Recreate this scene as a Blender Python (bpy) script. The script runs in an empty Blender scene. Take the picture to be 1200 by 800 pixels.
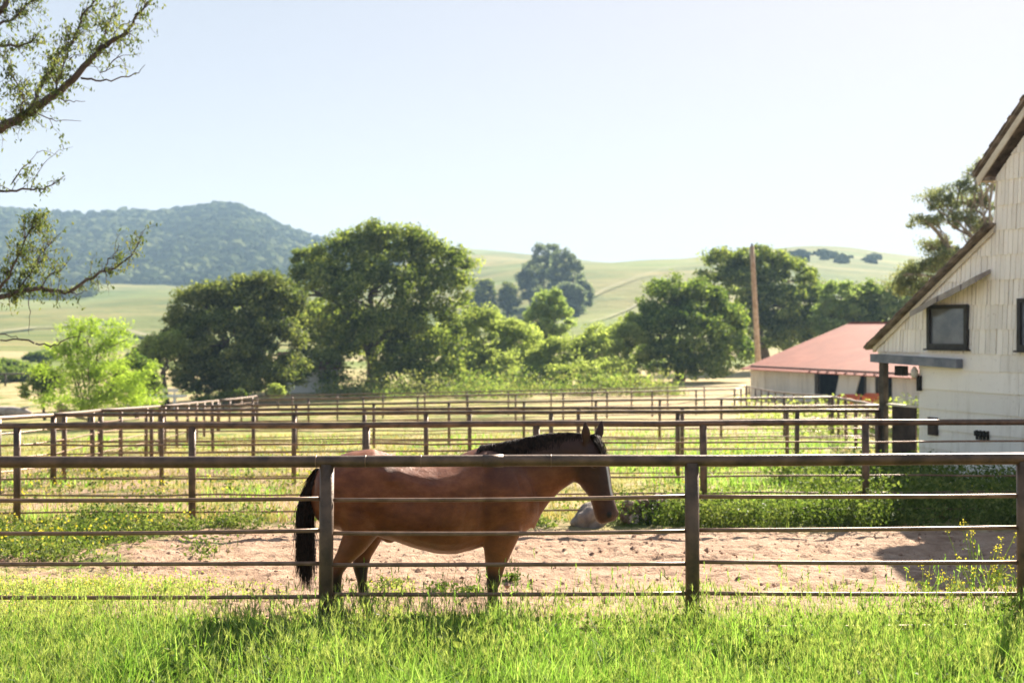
import bpy, math, random
import numpy as np
from mathutils import Vector, noise as mnoise

R = math.radians
rng = np.random.default_rng(11)
random.seed(11)
S = bpy.context.scene
COL = S.collection
F = 1400.0            # focal length in reference pixels (1200 wide)
HY = 385.0            # true horizon row
CAMZ = 2.1
SUN_EL, SUN_AZ = 31.0, 28.0   # azimuth measured from +Y towards +X

# ------------------------------------------------------------------ basics
def P(x, y, Y):
    return Vector(((x - 600) / F * Y, Y, CAMZ + (HY - y) / F * Y))

def smooth(a, b, x):
    t = np.clip((np.asarray(x, float) - a) / (b - a), 0, 1)
    return t * t * (3 - 2 * t)

def mesh(name, V, Fc, mats=(), smooth_sh=False, mat_idx=None):
    """mesh from an (n,3) array and a list/array of faces (uniform array or list of lists)"""
    me = bpy.data.meshes.new(name)
    V = np.asarray(V, np.float32)
    if isinstance(Fc, np.ndarray):
        k = Fc.shape[1]
        me.vertices.add(len(V)); me.vertices.foreach_set('co', V.ravel())
        me.loops.add(Fc.size); me.loops.foreach_set('vertex_index', Fc.astype(np.int32).ravel())
        me.polygons.add(len(Fc))
        me.polygons.foreach_set('loop_start', np.arange(0, Fc.size, k, dtype=np.int32))
        me.polygons.foreach_set('loop_total', np.full(len(Fc), k, np.int32))
        me.update(calc_edges=True)
    else:
        me.from_pydata([tuple(v) for v in V], [], [tuple(f) for f in Fc])
        me.update()
    for m in mats:
        me.materials.append(m)
    if mat_idx is not None:
        me.polygons.foreach_set('material_index', np.asarray(mat_idx, np.int32))
    me.polygons.foreach_set('use_smooth', np.full(len(me.polygons), smooth_sh))
    return me

def link(name, me, parent=None, loc=None):
    o = bpy.data.objects.new(name, me)
    COL.objects.link(o)
    if parent is not None:
        o.parent = parent
    if loc is not None:
        o.location = loc
    return o

def tag(o, label=None, cat=None, group=None, kind=None):
    if label: o['label'] = label
    if cat: o['category'] = cat
    if group: o['group'] = group
    if kind: o['kind'] = kind
    return o

def empty(name, loc=(0, 0, 0), rz=0):
    o = bpy.data.objects.new(name, None)
    COL.objects.link(o)
    o.empty_display_size = .2
    o.location = loc; o.rotation_euler = (0, 0, rz)
    return o

class MB:
    """collects polygons, builds one mesh"""
    def __init__(s): s.V = []; s.F = []; s.n = 0
    def add(s, V, Fc):
        V = np.asarray(V, float)
        s.V.append(V)
        s.F.extend([[int(i) + s.n for i in f] for f in Fc])
        s.n += len(V)
    def box(s, lo, hi, ax=None, org=None):
        lo = np.array(lo, float); hi = np.array(hi, float)
        c = np.array([[x, y, z] for z in (0, 1) for y in (0, 1) for x in (0, 1)], float)
        v = lo + c * (hi - lo)
        if ax is not None:
            v = np.array(org, float) + v @ np.array(ax, float)
        s.add(v, [(0, 2, 3, 1), (4, 5, 7, 6), (0, 1, 5, 4), (1, 3, 7, 5), (3, 2, 6, 7), (2, 0, 4, 6)])
    def tube(s, pts, rad, n=8, cap=True, jit=0.0):
        V, Fc = tube(pts, rad, n, cap, jit)
        s.add(V, Fc)
    def prism(s, poly, d0, d1, ax, org):
        """poly: list of (a,b) in plane axes ax[0],ax[2]; extruded d0..d1 along ax[1]"""
        n = len(poly); ax = np.array(ax, float); org = np.array(org, float)
        v = [org + a * ax[0] + d * ax[1] + b * ax[2] for d in (d0, d1) for a, b in poly]
        f = [list(range(n)), list(range(2 * n - 1, n - 1, -1))]
        f += [(i, i + n, (i + 1) % n + n, (i + 1) % n) for i in range(n)]
        s.add(v, f)
    def build(s, name, mats, parent=None, sm=False, loc=None):
        if not isinstance(mats, (list, tuple)): mats = [mats]
        V = np.concatenate(s.V)
        return link(name, mesh(name, V, s.F, mats, sm), parent, loc)

def tube(pts, rad, n=8, cap=True, jit=0.0):
    pts = [Vector(p) for p in pts]
    if not hasattr(rad, '__len__'): rad = [rad] * len(pts)
    V = []; Fc = []
    up = None
    for i, p in enumerate(pts):
        a = pts[max(i - 1, 0)]; b = pts[min(i + 1, len(pts) - 1)]
        t = (b - a)
        t = t.normalized() if t.length > 1e-9 else Vector((0, 0, 1))
        if up is None:
            up = t.orthogonal().normalized()
        else:
            up = up - t * up.dot(t)
            up = up.normalized() if up.length > 1e-6 else t.orthogonal().normalized()
        s = t.cross(up)
        for k in range(n):
            an = 2 * math.pi * k / n
            r = rad[i] * (1 + (random.uniform(-jit, jit) if jit else 0))
            V.append(p + (up * math.cos(an) + s * math.sin(an)) * r)
    m = len(pts)
    for i in range(m - 1):
        for k in range(n):
            k2 = (k + 1) % n
            Fc.append((i * n + k, i * n + k2, (i + 1) * n + k2, (i + 1) * n + k))
    if cap:
        Fc.append(tuple(range(n - 1, -1, -1)))
        Fc.append(tuple((m - 1) * n + k for k in range(n)))
    return [tuple(v) for v in V], Fc

# ------------------------------------------------------------------ materials
def newmat(name):
    m = bpy.data.materials.new(name); m.use_nodes = True
    nt = m.node_tree; nt.nodes.clear()
    return m, nt, nt.nodes, nt.links

def N(nt, t, **kw):
    n = nt.nodes.new(t)
    for k, v in kw.items(): setattr(n, k, v)
    return n

def ramp(nt, fac, stops):
    r = N(nt, 'ShaderNodeValToRGB')
    el = r.color_ramp.elements
    while len(el) < len(stops): el.new(.5)
    for e, (p, c) in zip(el, stops):
        e.position = p; e.color = (*c, 1) if len(c) == 3 else c
    nt.links.new(fac, r.inputs[0])
    return r.outputs[0]

def noise_n(nt, scale, detail=4, vec=None, rough=.55):
    n = N(nt, 'ShaderNodeTexNoise')
    n.inputs['Scale'].default_value = scale
    n.inputs['Detail'].default_value = detail
    n.inputs['Roughness'].default_value = rough
    if vec is not None: nt.links.new(vec, n.inputs['Vector'])
    return n.outputs[0]

def mixc(nt, fac, a, b, mode='MIX'):
    m = N(nt, 'ShaderNodeMix', data_type='RGBA', blend_type=mode)
    for i, v in ((0, fac), (6, a), (7, b)):
        if hasattr(v, 'is_output') or hasattr(v, 'links'): nt.links.new(v, m.inputs[i])
        elif isinstance(v, (int, float)): m.inputs[i].default_value = v
        else: m.inputs[i].default_value = (*v, 1)
    return m.outputs[2]

def math_n(nt, op, a, b=None, clamp=False):
    m = N(nt, 'ShaderNodeMath', operation=op, use_clamp=clamp)
    for i, v in ((0, a), (1, b)):
        if v is None: continue
        if isinstance(v, (int, float)): m.inputs[i].default_value = v
        else: nt.links.new(v, m.inputs[i])
    return m.outputs[0]

def mrange(nt, v, a, b, c=0, d=1):
    m = N(nt, 'ShaderNodeMapRange', interpolation_type='SMOOTHSTEP')
    nt.links.new(v, m.inputs[0])
    for i, x in ((1, a), (2, b), (3, c), (4, d)): m.inputs[i].default_value = x
    return m.outputs[0]

def simple(name, c1, c2, scale=3, rough=.8, bump=.3, bscale=None, metal=0, spec=.3, coords='Object', stops=(.35, .65), bdist=.01):
    m, nt, no, ln = newmat(name)
    tc = N(nt, 'ShaderNodeTexCoord')
    v = tc.outputs[coords]
    nz = noise_n(nt, scale, 5, v)
    col = ramp(nt, nz, [(stops[0], c1), (stops[1], c2)])
    b = N(nt, 'ShaderNodeBsdfPrincipled')
    ln.new(col, b.inputs['Base Color'])
    b.inputs['Roughness'].default_value = rough
    b.inputs['Metallic'].default_value = metal
    b.inputs['Specular IOR Level'].default_value = spec
    if bump:
        bn = noise_n(nt, bscale or scale * 6, 4, v)
        bu = N(nt, 'ShaderNodeBump'); bu.inputs['Strength'].default_value = bump
        bu.inputs['Distance'].default_value = bdist
        ln.new(bn, bu.inputs['Height']); ln.new(bu.outputs[0], b.inputs['Normal'])
    o = N(nt, 'ShaderNodeOutputMaterial'); ln.new(b.outputs[0], o.inputs[0])
    return m

def leafmat(name, dark, mid, light, trans=.4, tcol=None, nscale=.35, rough=.6, spec=.12):
    m, nt, no, ln = newmat(name)
    geo = N(nt, 'ShaderNodeNewGeometry')
    tc = N(nt, 'ShaderNodeTexCoord')
    nz = noise_n(nt, nscale, 3, tc.outputs['Object'])
    f = math_n(nt, 'ADD', math_n(nt, 'MULTIPLY', nz, 0.9), math_n(nt, 'MULTIPLY', geo.outputs['Random Per Island'], .5))
    f = math_n(nt, 'SUBTRACT', f, .2)
    col = ramp(nt, f, [(.2, dark), (.5, mid), (.8, light)])
    b = N(nt, 'ShaderNodeBsdfPrincipled')
    ln.new(col, b.inputs['Base Color'])
    b.inputs['Roughness'].default_value = rough
    b.inputs['Specular IOR Level'].default_value = spec
    t = N(nt, 'ShaderNodeBsdfTranslucent')
    tcol = tcol or (1.15, 1.25, .6)
    ln.new(mixc(nt, 1.0, col, tcol, 'MULTIPLY'), t.inputs[0])
    mx = N(nt, 'ShaderNodeMixShader'); mx.inputs[0].default_value = trans
    ln.new(b.outputs[0], mx.inputs[1]); ln.new(t.outputs[0], mx.inputs[2])
    o = N(nt, 'ShaderNodeOutputMaterial'); ln.new(mx.outputs[0], o.inputs[0])
    return m

M = {}
M['rust'] = simple('rusty_pipe', (.07, .044, .027), (.19, .112, .066), 6, .5, .35, 45, .3, .5, stops=(.35, .68))
M['rustrail'] = simple('rusty_rod', (.16, .09, .05), (.30, .18, .11), 7, .45, .2, 60, .35, .5)
M['bark'] = simple('bark', (.06, .045, .033), (.16, .12, .09), 2.5, .9, .8, 9, bdist=.05)
M['bark_pale'] = simple('pale_bark', (.22, .17, .13), (.38, .31, .25), 3, .85, .5, 12, bdist=.03)
M['oak'] = leafmat('oak_leaves', (.06, .09, .026), (.18, .225, .064), (.38, .40, .14), .54)
M['darkoak'] = leafmat('dark_oak_leaves', (.05, .073, .027), (.135, .165, .057), (.30, .31, .12), .5)
M['willow'] = leafmat('willow_leaves', (.19, .23, .075), (.33, .38, .135), (.48, .51, .22), .62)
M['grove'] = leafmat('grove_leaves', (.11, .135, .115), (.18, .21, .175), (.28, .31, .25), .45)
M['brush'] = leafmat('brush_leaves', (.10, .115, .045), (.20, .21, .085), (.33, .32, .16), .45)
M['poplar'] = leafmat('poplar_leaves', (.17, .24, .085), (.29, .36, .14), (.42, .48, .23), .52)
M['lime'] = leafmat('lime_leaves', (.17, .25, .035), (.31, .41, .075), (.46, .54, .14), .58)
M['midgreen'] = leafmat('mid_leaves', (.05, .09, .024), (.16, .22, .058), (.33, .38, .13), .53)
M['euca'] = leafmat('eucalyptus_leaves', (.10, .13, .075), (.20, .235, .13), (.35, .36, .2), .52, (1.1, 1.1, .7))
M['overhang'] = leafmat('overhanging_leaves', (.06, .085, .04), (.12, .15, .06), (.25, .25, .105), .48, nscale=1.2)
M['weed'] = leafmat('weed_leaves', (.05, .082, .02), (.12, .168, .042), (.25, .275, .095), .43, nscale=.8)
M['grass'] = leafmat('grass_blades', (.10, .19, .032), (.20, .335, .065), (.38, .47, .18), .55, (1.2, 1.28, .65), nscale=1.3, rough=.5)
M['drygrass'] = leafmat('dry_grass', (.18, .17, .05), (.30, .27, .09), (.42, .36, .16), .45, (1.1, 1.05, .7), nscale=.8)
M['seed'] = leafmat('seed_heads', (.22, .28, .08), (.34, .39, .14), (.46, .47, .22), .5, nscale=2)
M['yellow'] = leafmat('yellow_petals', (.52, .48, .05), (.62, .56, .08), (.7, .64, .14), .4, (1.1, 1.05, .6))
M['debris'] = simple('dark_debris', (.07, .04, .028), (.2, .13, .08), 8, .9, 0)

# ------------------------------------------------------------------ terrain
def zg(Y):
    Y = np.asarray(Y, float)
    t = np.clip((Y - 55) / 45, 0, 1)
    h00 = 2*t**3 - 3*t**2 + 1; h10 = t**3 - 2*t**2 + t; h01 = -2*t**3 + 3*t**2
    z2 = h00 * -2.585 + h10 * 45 * -.047 + h01 * -3.6
    return np.where(Y < 55, -.047 * Y, z2)

xs = np.arange(-2000, 3201, 20.0)
def prof(d):
    k = sorted(d); return np.interp(xs, k, [d[i] for i in k])
flat = lambda Y: HY + 5.7 / Y * F
ST = [100, 160, 300, 450, 700, 1000, 1500, 2300]
TB = [
    prof({0: flat(100)}),
    prof({0: flat(160) - 1}),
    prof({-800: 408, 0: 405, 200: 409, 350: 410, 560: 410, 650: 406, 800: 402, 1000: 404, 1200: 408, 2000: 408}),
    prof({-800: 388, 0: 386, 200: 388, 350: 390, 500: 386, 600: 374, 700: 366, 835: 358, 970: 358, 1050: 362, 1200: 372, 2000: 378}),
    prof({-800: 350, -100: 356, 60: 352, 150: 345, 230: 343, 350: 346, 450: 342, 520: 332, 580: 318, 640: 309, 700: 306, 760: 303, 835: 300, 880: 304, 940: 312, 1045: 324, 1200: 340, 2000: 350}),
    prof({-800: 326, 0: 338, 100: 335, 250: 333, 350: 334, 430: 328, 500: 312, 560: 302, 640: 304, 700: 312, 835: 303, 900: 294, 935: 290, 970: 288, 1005: 290, 1045: 298, 1100: 304, 1200: 312, 1400: 316, 2000: 320}),
    prof({-800: 262, -200: 250, 0: 247, 50: 252, 110: 254, 150: 249, 180: 252, 205: 248, 235: 245, 255: 240, 272: 236, 288: 245, 310: 260, 345: 277, 385: 288, 430: 291, 500: 290, 560: 294, 610: 298, 700: 312, 800: 318, 1000: 315, 1200: 325, 2000: 325}),
    prof({-800: 290, 0: 275, 300: 280, 600: 306, 1000: 325, 2000: 335}),
]
ker = np.exp(-.5 * (np.arange(-3, 4) / .8) ** 2); ker /= ker.sum()
TBz = []
for Yv, r in zip(ST, TB):
    rr = np.convolve(np.pad(r, 3, mode='edge'), ker, 'valid')
    TBz.append(CAMZ + (HY - rr) / F * Yv)
TBz = np.array(TBz)
LY = np.linspace(math.log(100), math.log(2300), 260)
ZG = np.array([np.interp(LY, np.log(ST), TBz[:, i]) for i in range(len(xs))])   # [x, Y]
kw = 5
k2 = np.exp(-.5 * (np.arange(-kw, kw + 1) / 2.2) ** 2); k2 /= k2.sum()
ZG = np.array([np.convolve(np.pad(r, kw, mode='edge'), k2, 'valid') for r in ZG])

def far_z(X, Y):
    X = np.asarray(X, float); Y = np.maximum(np.asarray(Y, float), 100.0)
    px = np.clip((600 + F * X / Y - xs[0]) / 20, 0, len(xs) - 1.001)
    ly = np.clip((np.log(Y) - LY[0]) / (LY[1] - LY[0]), 0, len(LY) - 1.001)
    i = px.astype(int); j = ly.astype(int); u = px - i; v = ly - j
    return ZG[i, j]*(1-u)*(1-v) + ZG[i+1, j]*u*(1-v) + ZG[i, j+1]*(1-u)*v + ZG[i+1, j+1]*u*v

def GZ(X, Y):
    X = np.asarray(X, float); Y = np.asarray(Y, float)
    near = zg(Y) + (.004 + .008 * smooth(20, 60, Y)) * np.clip(X, -40, 40) * (1 - smooth(100, 150, Y)) * smooth(-5, 8, Y)
    w = smooth(100, 150, Y)
    return near * (1 - w) + far_z(X, Y) * w
def gz(x, y): return float(GZ(x, y))

def ground_at(px, py, y0=6, y1=160):
    """ground point seen at a reference pixel"""
    a = (px - 600) / F
    lo, hi = y0, y1
    for _ in range(50):
        m = (lo + hi) / 2
        yy = HY - F * (gz(a * m, m) - CAMZ) / m
        if yy > py: lo = m
        else: hi = m
    return a * lo, lo

# ground material: bare soil, dry grass and green by place
def ground_mat():
    m, nt, no, ln = newmat('ground_soil')
    geo = N(nt, 'ShaderNodeNewGeometry'); pos = geo.outputs['Position']
    sep = N(nt, 'ShaderNodeSeparateXYZ'); ln.new(pos, sep.inputs[0])
    X, Y = sep.outputs[0], sep.outputs[1]
    n1 = noise_n(nt, .9, 4, pos); n2 = noise_n(nt, 3.5, 6, pos, .65); n3 = noise_n(nt, .35, 4, pos)
    n4 = noise_n(nt, 14, 5, pos, .7)
    wob = math_n(nt, 'MULTIPLY', math_n(nt, 'SUBTRACT', n1, .5), 2.6)
    Yw = math_n(nt, 'ADD', Y, wob); Xw = math_n(nt, 'ADD', X, math_n(nt, 'MULTIPLY', wob, 1.3))
    dirt = ramp(nt, n2, [(.25, (.23, .145, .093)), (.5, (.395, .262, .178)), (.74, (.51, .365, .265))])
    dirt = mixc(nt, mrange(nt, n4, .53, .68, 0, .5), dirt, (.19, .115, .075))
    dirt = mixc(nt, mrange(nt, n1, .5, .75, 0, .45), dirt, (.46, .32, .22))
    mpd = N(nt, 'ShaderNodeMapping'); mpd.inputs['Scale'].default_value = (.9, 3.2, 1); ln.new(pos, mpd.inputs[0])
    n6 = noise_n(nt, 1.6, 6, mpd.outputs[0], .7)
    dirt = mixc(nt, mrange(nt, n6, .52, .66, 0, .38), dirt, (.20, .115, .075))
    green = ramp(nt, n2, [(.3, (.07, .115, .022)), (.55, (.15, .19, .045)), (.75, (.26, .25, .09))])
    dry = ramp(nt, n2, [(.3, (.33, .25, .12)), (.7, (.52, .41, .23))])
    yel = ramp(nt, n2, [(.3, (.24, .25, .06)), (.7, (.40, .36, .11))])
    mea = mixc(nt, mrange(nt, n3, .42, .58), green, yel)
    mea = mixc(nt, mrange(nt, n1, .5, .62), mea, dry)
    # bare pinkish patches in the left of the near paddocks
    bp = math_n(nt, 'MULTIPLY', mrange(nt, n1, .40, .54), mrange(nt, Xw, 3, -1))
    bp = math_n(nt, 'MULTIPLY', bp, mrange(nt, Yw, 40, 32))
    mea = mixc(nt, math_n(nt, 'MULTIPLY', bp, .85), mea, dirt)
    # far tan field on the right
    tan = math_n(nt, 'MULTIPLY', mrange(nt, Yw, 42, 55), mrange(nt, X, -2, 8))
    mea = mixc(nt, math_n(nt, 'MULTIPLY', tan, .85), mea, dry)
    # left side: banded fields
    lf = math_n(nt, 'MULTIPLY', mrange(nt, Yw, 70, 80), mrange(nt, X, -12, -20))
    mea = mixc(nt, math_n(nt, 'MULTIPLY', lf, mrange(nt, n3, .45, .55)), mea, dry)
    d = math_n(nt, 'MULTIPLY', mrange(nt, Yw, 9.7, 10.5), mrange(nt, Yw, 17.6, 16.9))
    d = math_n(nt, 'MULTIPLY', d, mrange(nt, Xw, -5.6, -4.4))
    soil = mixc(nt, n2, (.12, .10, .045), (.26, .2, .11))
    base = mixc(nt, mrange(nt, Yw, 9.6, 10.4), soil, mea)
    base = mixc(nt, d, base, dirt)
    b = N(nt, 'ShaderNodeBsdfPrincipled'); ln.new(base, b.inputs['Base Color'])
    b.inputs['Roughness'].default_value = .95; b.inputs['Specular IOR Level'].default_value = .1
    bu = N(nt, 'ShaderNodeBump'); bu.inputs['Strength'].default_value = 1.0; bu.inputs['Distance'].default_value = .07
    ln.new(math_n(nt, 'ADD', n2, math_n(nt, 'MULTIPLY', n4, .5)), bu.inputs['Height']); ln.new(bu.outputs[0], b.inputs['Normal'])
    o = N(nt, 'ShaderNodeOutputMaterial'); ln.new(b.outputs[0], o.inputs[0])
    return m

def hills_mat():
    m, nt, no, ln = newmat('hill_grass')
    geo = N(nt, 'ShaderNodeNewGeometry'); pos = geo.outputs['Position']
    sep = N(nt, 'ShaderNodeSeparateXYZ'); ln.new(pos, sep.inputs[0])
    Y = sep.outputs[1]
    n1 = noise_n(nt, .012, 5, pos); n2 = noise_n(nt, .05, 6, pos, .6); n3 = noise_n(nt, .004, 4, pos)
    mp = N(nt, 'ShaderNodeMapping'); mp.inputs['Scale'].default_value = (.004, .03, .03); ln.new(pos, mp.inputs[0])
    n4 = noise_n(nt, 1, 4, mp.outputs[0])
    c = ramp(nt, n1, [(.32, (.07, .105, .02)), (.5, (.135, .152, .04)), (.68, (.235, .20, .072))])
    c = mixc(nt, mrange(nt, n4, .45, .62, 0, .6), c, (.235, .205, .08))
    c = mixc(nt, mrange(nt, n2, .52, .66, 0, .7), c, (.085, .12, .035))
    c = mixc(nt, mrange(nt, n3, .5, .62, 0, .5), c, (.18, .24, .07))
    # flat valley fields
    v = mrange(nt, Y, 330, 190)
    c = mixc(nt, math_n(nt, 'MULTIPLY', v, .7), c, ramp(nt, n4, [(.4, (.16, .2, .06)), (.55, (.42, .34, .2))]))
    b = N(nt, 'ShaderNodeBsdfPrincipled'); ln.new(c, b.inputs['Base Color'])
    b.inputs['Roughness'].default_value = .95; b.inputs['Specular IOR Level'].default_value = .05
    bu = N(nt, 'ShaderNodeBump'); bu.inputs['Strength'].default_value = .6; bu.inputs['Distance'].default_value = 4
    ln.new(n2, bu.inputs['Height']); ln.new(bu.outputs[0], b.inputs['Normal'])
    o = N(nt, 'ShaderNodeOutputMaterial'); ln.new(b.outputs[0], o.inputs[0])
    return m

M['ground'] = ground_mat(); M['hills'] = hills_mat()

def grid_faces(nx, ny):
    i = np.arange(nx - 1)[None, :] + np.arange(ny - 1)[:, None] * nx
    i = i.ravel()
    return np.stack([i, i + 1, i + nx + 1, i + nx], 1)

def nz2(X, Y, s, seed=0.0):
    return np.array([mnoise.noise((x * s, y * s, seed)) for x, y in zip(X.ravel(), Y.ravel())]).reshape(X.shape)

def build_terrain():
    gx = np.concatenate([-np.geomspace(320, 8.3, 36), np.arange(-8, 8.01, .055), np.geomspace(8.3, 320, 36)])
    gy = np.concatenate([np.linspace(-60, 6.5, 24), np.arange(6.6, 20.0, .055), np.geomspace(20.1, 160, 90), [163]])
    X, Y = np.meshgrid(gx, gy)
    Z = GZ(X, Y)
    Z[-1] -= .5
    w = smooth(8.5, 9.5, Y) * (1 - smooth(19, 21, Y)) * (np.abs(X) < 8.2)
    d = nz2(X, Y, 1.1, 3) * .04 + nz2(X, Y * 1.6, 3.2, 7) * .03 + nz2(X, Y, 8, 5) * .022
    Z = Z + d * w
    # hoof prints
    for _ in range(520):
        cx, cy = rng.uniform(-6.5, 6.5), rng.uniform(10.4, 17.4); r = rng.uniform(.06, .095)
        i0, i1 = np.searchsorted(gx, (cx - .25, cx + .25)); j0, j1 = np.searchsorted(gy, (cy - .25, cy + .25))
        rr = np.hypot(X[j0:j1, i0:i1] - cx, Y[j0:j1, i0:i1] - cy) / r
        Z[j0:j1, i0:i1] += .018 * np.exp(-((rr - 1.3) / .4) ** 2) - .04 * np.exp(-rr ** 4)
    # slope up to the roadside on the near side of the front fence: a slight berm
    me = mesh('ground', np.stack([X, Y, Z], -1).reshape(-1, 3), grid_faces(len(gx), len(gy)), [M['ground']], True)
    tag(link('ground', me), 'pinkish bare dirt lot and grassy paddock ground', 'ground', kind='structure')
    a = np.tan(np.linspace(-1.05, 1.05, 340)); yy = np.geomspace(160, 2300, 150)
    A, Y = np.meshgrid(a, yy); X = A * Y
    Z = far_z(X, Y)
    hgt = smooth(350, 1000, Y)
    und = (nz2(X, Y, .006, 1) * 3.0 + nz2(X, Y, .017, 2) * 1.2)
    Z = Z + und * smooth(300, 700, Y) * 1.3
    me = mesh('hills', np.stack([X, Y, Z], -1).reshape(-1, 3), grid_faces(len(a), len(yy)), [M['hills']], True)
    tag(link('hills', me), 'pale green and tan grassy hills with a wooded mountain', 'hills', kind='structure')
build_terrain()
def tracks():
    tm = simple('worn_track', (.15, .14, .06), (.22, .2, .09), .1, .95, 0)
    def far_hit(px, py, y0, y1):
        for Y in np.geomspace(y0, y1, 900):
            X = (px - 600) / F * Y
            if HY - F * (float(far_z(X, Y)) - CAMZ) / Y <= py: return X, Y
        return (px - 600) / F * y1, y1
    for pts, wd, lab in ((((690, 352), (712, 340), (735, 331), (760, 322), (790, 314), (812, 309)), .5, 'thin worn track climbing the right hand hill'),
                    (((690, 381), (715, 374), (745, 360), (765, 352)), .45, 'short worn track on the lower slope of the right hand hill'),
                    ((( -30, 396), (40, 386), (90, 383), (140, 388), (175, 397)), 1.8, 'pale winding dirt road across the left valley field')):
        hp = [far_hit(x, y, 165, 900) for x, y in pts]
        V = []
        rs = []
        for a, b in zip(hp[:-1], hp[1:]):
            for k in range(10): rs.append((a[0] + (b[0] - a[0]) * k / 10, a[1] + (b[1] - a[1]) * k / 10))
        rs.append(hp[-1])
        for i, (x, y) in enumerate(rs):
            a, b = rs[max(i - 1, 0)], rs[min(i + 1, len(rs) - 1)]
            d = np.array((b[0] - a[0], b[1] - a[1])); d /= np.linalg.norm(d) + 1e-9; nn = np.array((-d[1], d[0])) * wd
            for sg in (-1, 1):
                X, Y = x + nn[0] * sg, y + nn[1] * sg
                V.append((X, Y, float(far_z(X, Y)) + 1.1))
        f = [(2*i, 2*i+1, 2*i+3, 2*i+2) for i in range(len(rs) - 1)]
        tag(link('track', mesh('track', np.array(V), f, [tm])), lab, 'track', kind='structure')
tracks()

# ------------------------------------------------------------------ foliage helpers
def rand_dirs(n):
    v = rng.normal(size=(n, 3)); return v / np.linalg.norm(v, axis=1, keepdims=True)

def leaves(C, size, nrm=None, asp=.55, bend=True, long_dir=None):
    """diamond leaves: C (n,3), size (n,), returns V,F arrays"""
    n = len(C)
    d = rand_dirs(n) if long_dir is None else long_dir
    r = rand_dirs(n)
    if nrm is not None:
        r = r + nrm
    s = np.cross(d, r); s /= np.linalg.norm(s, axis=1, keepdims=True) + 1e-9
    up = np.cross(s, d)
    L = size[:, None]
    w = L * asp * .5
    V = np.empty((n, 4, 3))
    V[:, 0] = C - d * L * .5
    V[:, 1] = C + s * w + up * L * .08
    V[:, 2] = C + d * L * .5 - up * L * .1
    V[:, 3] = C - s * w + up * L * .08
    return V.reshape(-1, 3), np.arange(n * 4).reshape(-1, 4)

def crown_pts(lobes, nclump, per, cl_r, fill=.35):
    """lobes: list of (cx,cy,cz,rx,ry,rz). returns leaf centres and outward dirs"""
    L = np.array(lobes, float)
    area = (L[:, 3] * L[:, 5] + L[:, 4] * L[:, 5] + L[:, 3] * L[:, 4])
    pick = rng.choice(len(L), nclump, p=area / area.sum())
    d = rand_dirs(nclump)
    d[:, 2] = np.where(d[:, 2] < -.5, -d[:, 2], d[:, 2])
    rad = 1 - fill * rng.random(nclump) ** 2 + rng.normal(0, .05, nclump)
    cc = L[pick, :3] + d * L[pick, 3:6] * rad[:, None]
    sz = cl_r * rng.uniform(.5, 1.4, nclump)
    cp = np.repeat(np.arange(nclump), per)
    off = rand_dirs(len(cp)) * (rng.random(len(cp)) ** .5)[:, None]
    off[:, 2] *= .7
    C = cc[cp] + off * sz[cp][:, None]
    # drop clumps that lie deep inside other lobes
    return C, d[cp] * .6 + off * .6 + np.array([0, 0, .35]), cc

def limb(p0, p1, n=6, wob=.12):
    p0 = Vector(p0); p1 = Vector(p1); L = (p1 - p0).length
    out = []
    for i in range(n):
        t = i / (n - 1)
        p = p0.lerp(p1, t)
        if 0 < i < n - 1:
            p += Vector((random.uniform(-1, 1), random.uniform(-1, 1), random.uniform(-.6, .6))) * L * wob * .5
        out.append(p)
    return out

def make_tree(name, label, cat, base, lobes, mat, nclump=300, per=80, cl_r=1.0, leaf=.34, trunk_r=.4, trunks=1,
              bark='bark', group=None, fork=None, asp=.6, fill=.35, nlimbs=None, core=True):
    """lobes in world coordinates"""
    base = Vector(base)
    t = empty(name, base)
    tag(t, label, cat, group)
    C, nr, cc = crown_pts(lobes, int(nclump * .92), int(per * 1.08), cl_r * .88, fill)
    nr = nr * 1.7
    sz = leaf * rng.uniform(.6, 1.35, len(C))
    V, Fc = leaves(C - np.array(base), sz, nr, asp)
    link('crown', mesh('crown', V, Fc, [mat]), t)
    mb = MB()
    fh = fork if fork is not None else min(l[2] for l in lobes) * .5 + base.z * .5
    sel = sorted(lobes, key=lambda l: -l[3] * l[5])[:nlimbs or min(len(lobes), 7)]
    for k in range(trunks):
        lean = Vector((random.uniform(-.5, .5), random.uniform(-.3, .3), 0)) * (fh - base.z) * .35
        fk = Vector((base.x, base.y, fh)) + lean
        pts = [Vector((base.x, base.y, base.z - .2)) + Vector((k * trunk_r * 1.6 - (trunks - 1) * trunk_r * .8, 0, 0))] + limb(
            Vector((base.x + k * trunk_r * 1.2, base.y, base.z + .3)), fk, 4, .1)
        mb.tube([p - base for p in pts], [trunk_r * 1.35, trunk_r * 1.1, trunk_r, trunk_r * .9, trunk_r * .8], 9, True, .1)
        for i, l in enumerate(sel):
            if i % trunks != k: continue
            tip = Vector(l[:3]) + Vector((0, 0, l[5] * .5))
            pl = limb(fk - Vector((0, 0, .2)), tip, 7, .16)
            mb.tube([p - base for p in pl], list(np.linspace(trunk_r * .6, .05, 7)), 7, True, .08)
            for q in range(5):
                j = random.randint(2, 5)
                d = Vector(rand_dirs(1)[0]) ; d.z = abs(d.z) * .8
                e = Vector(l[:3]) + Vector((d.x * l[3], d.y * l[4], d.z * l[5])) * .85
                ps = limb(pl[j], e, 5, .15)
                mb.tube([p - base for p in ps], list(np.linspace(trunk_r * .25, .03, 5)), 5, True)
    mb.build('trunk', M[bark], t, True)
    return t

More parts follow.
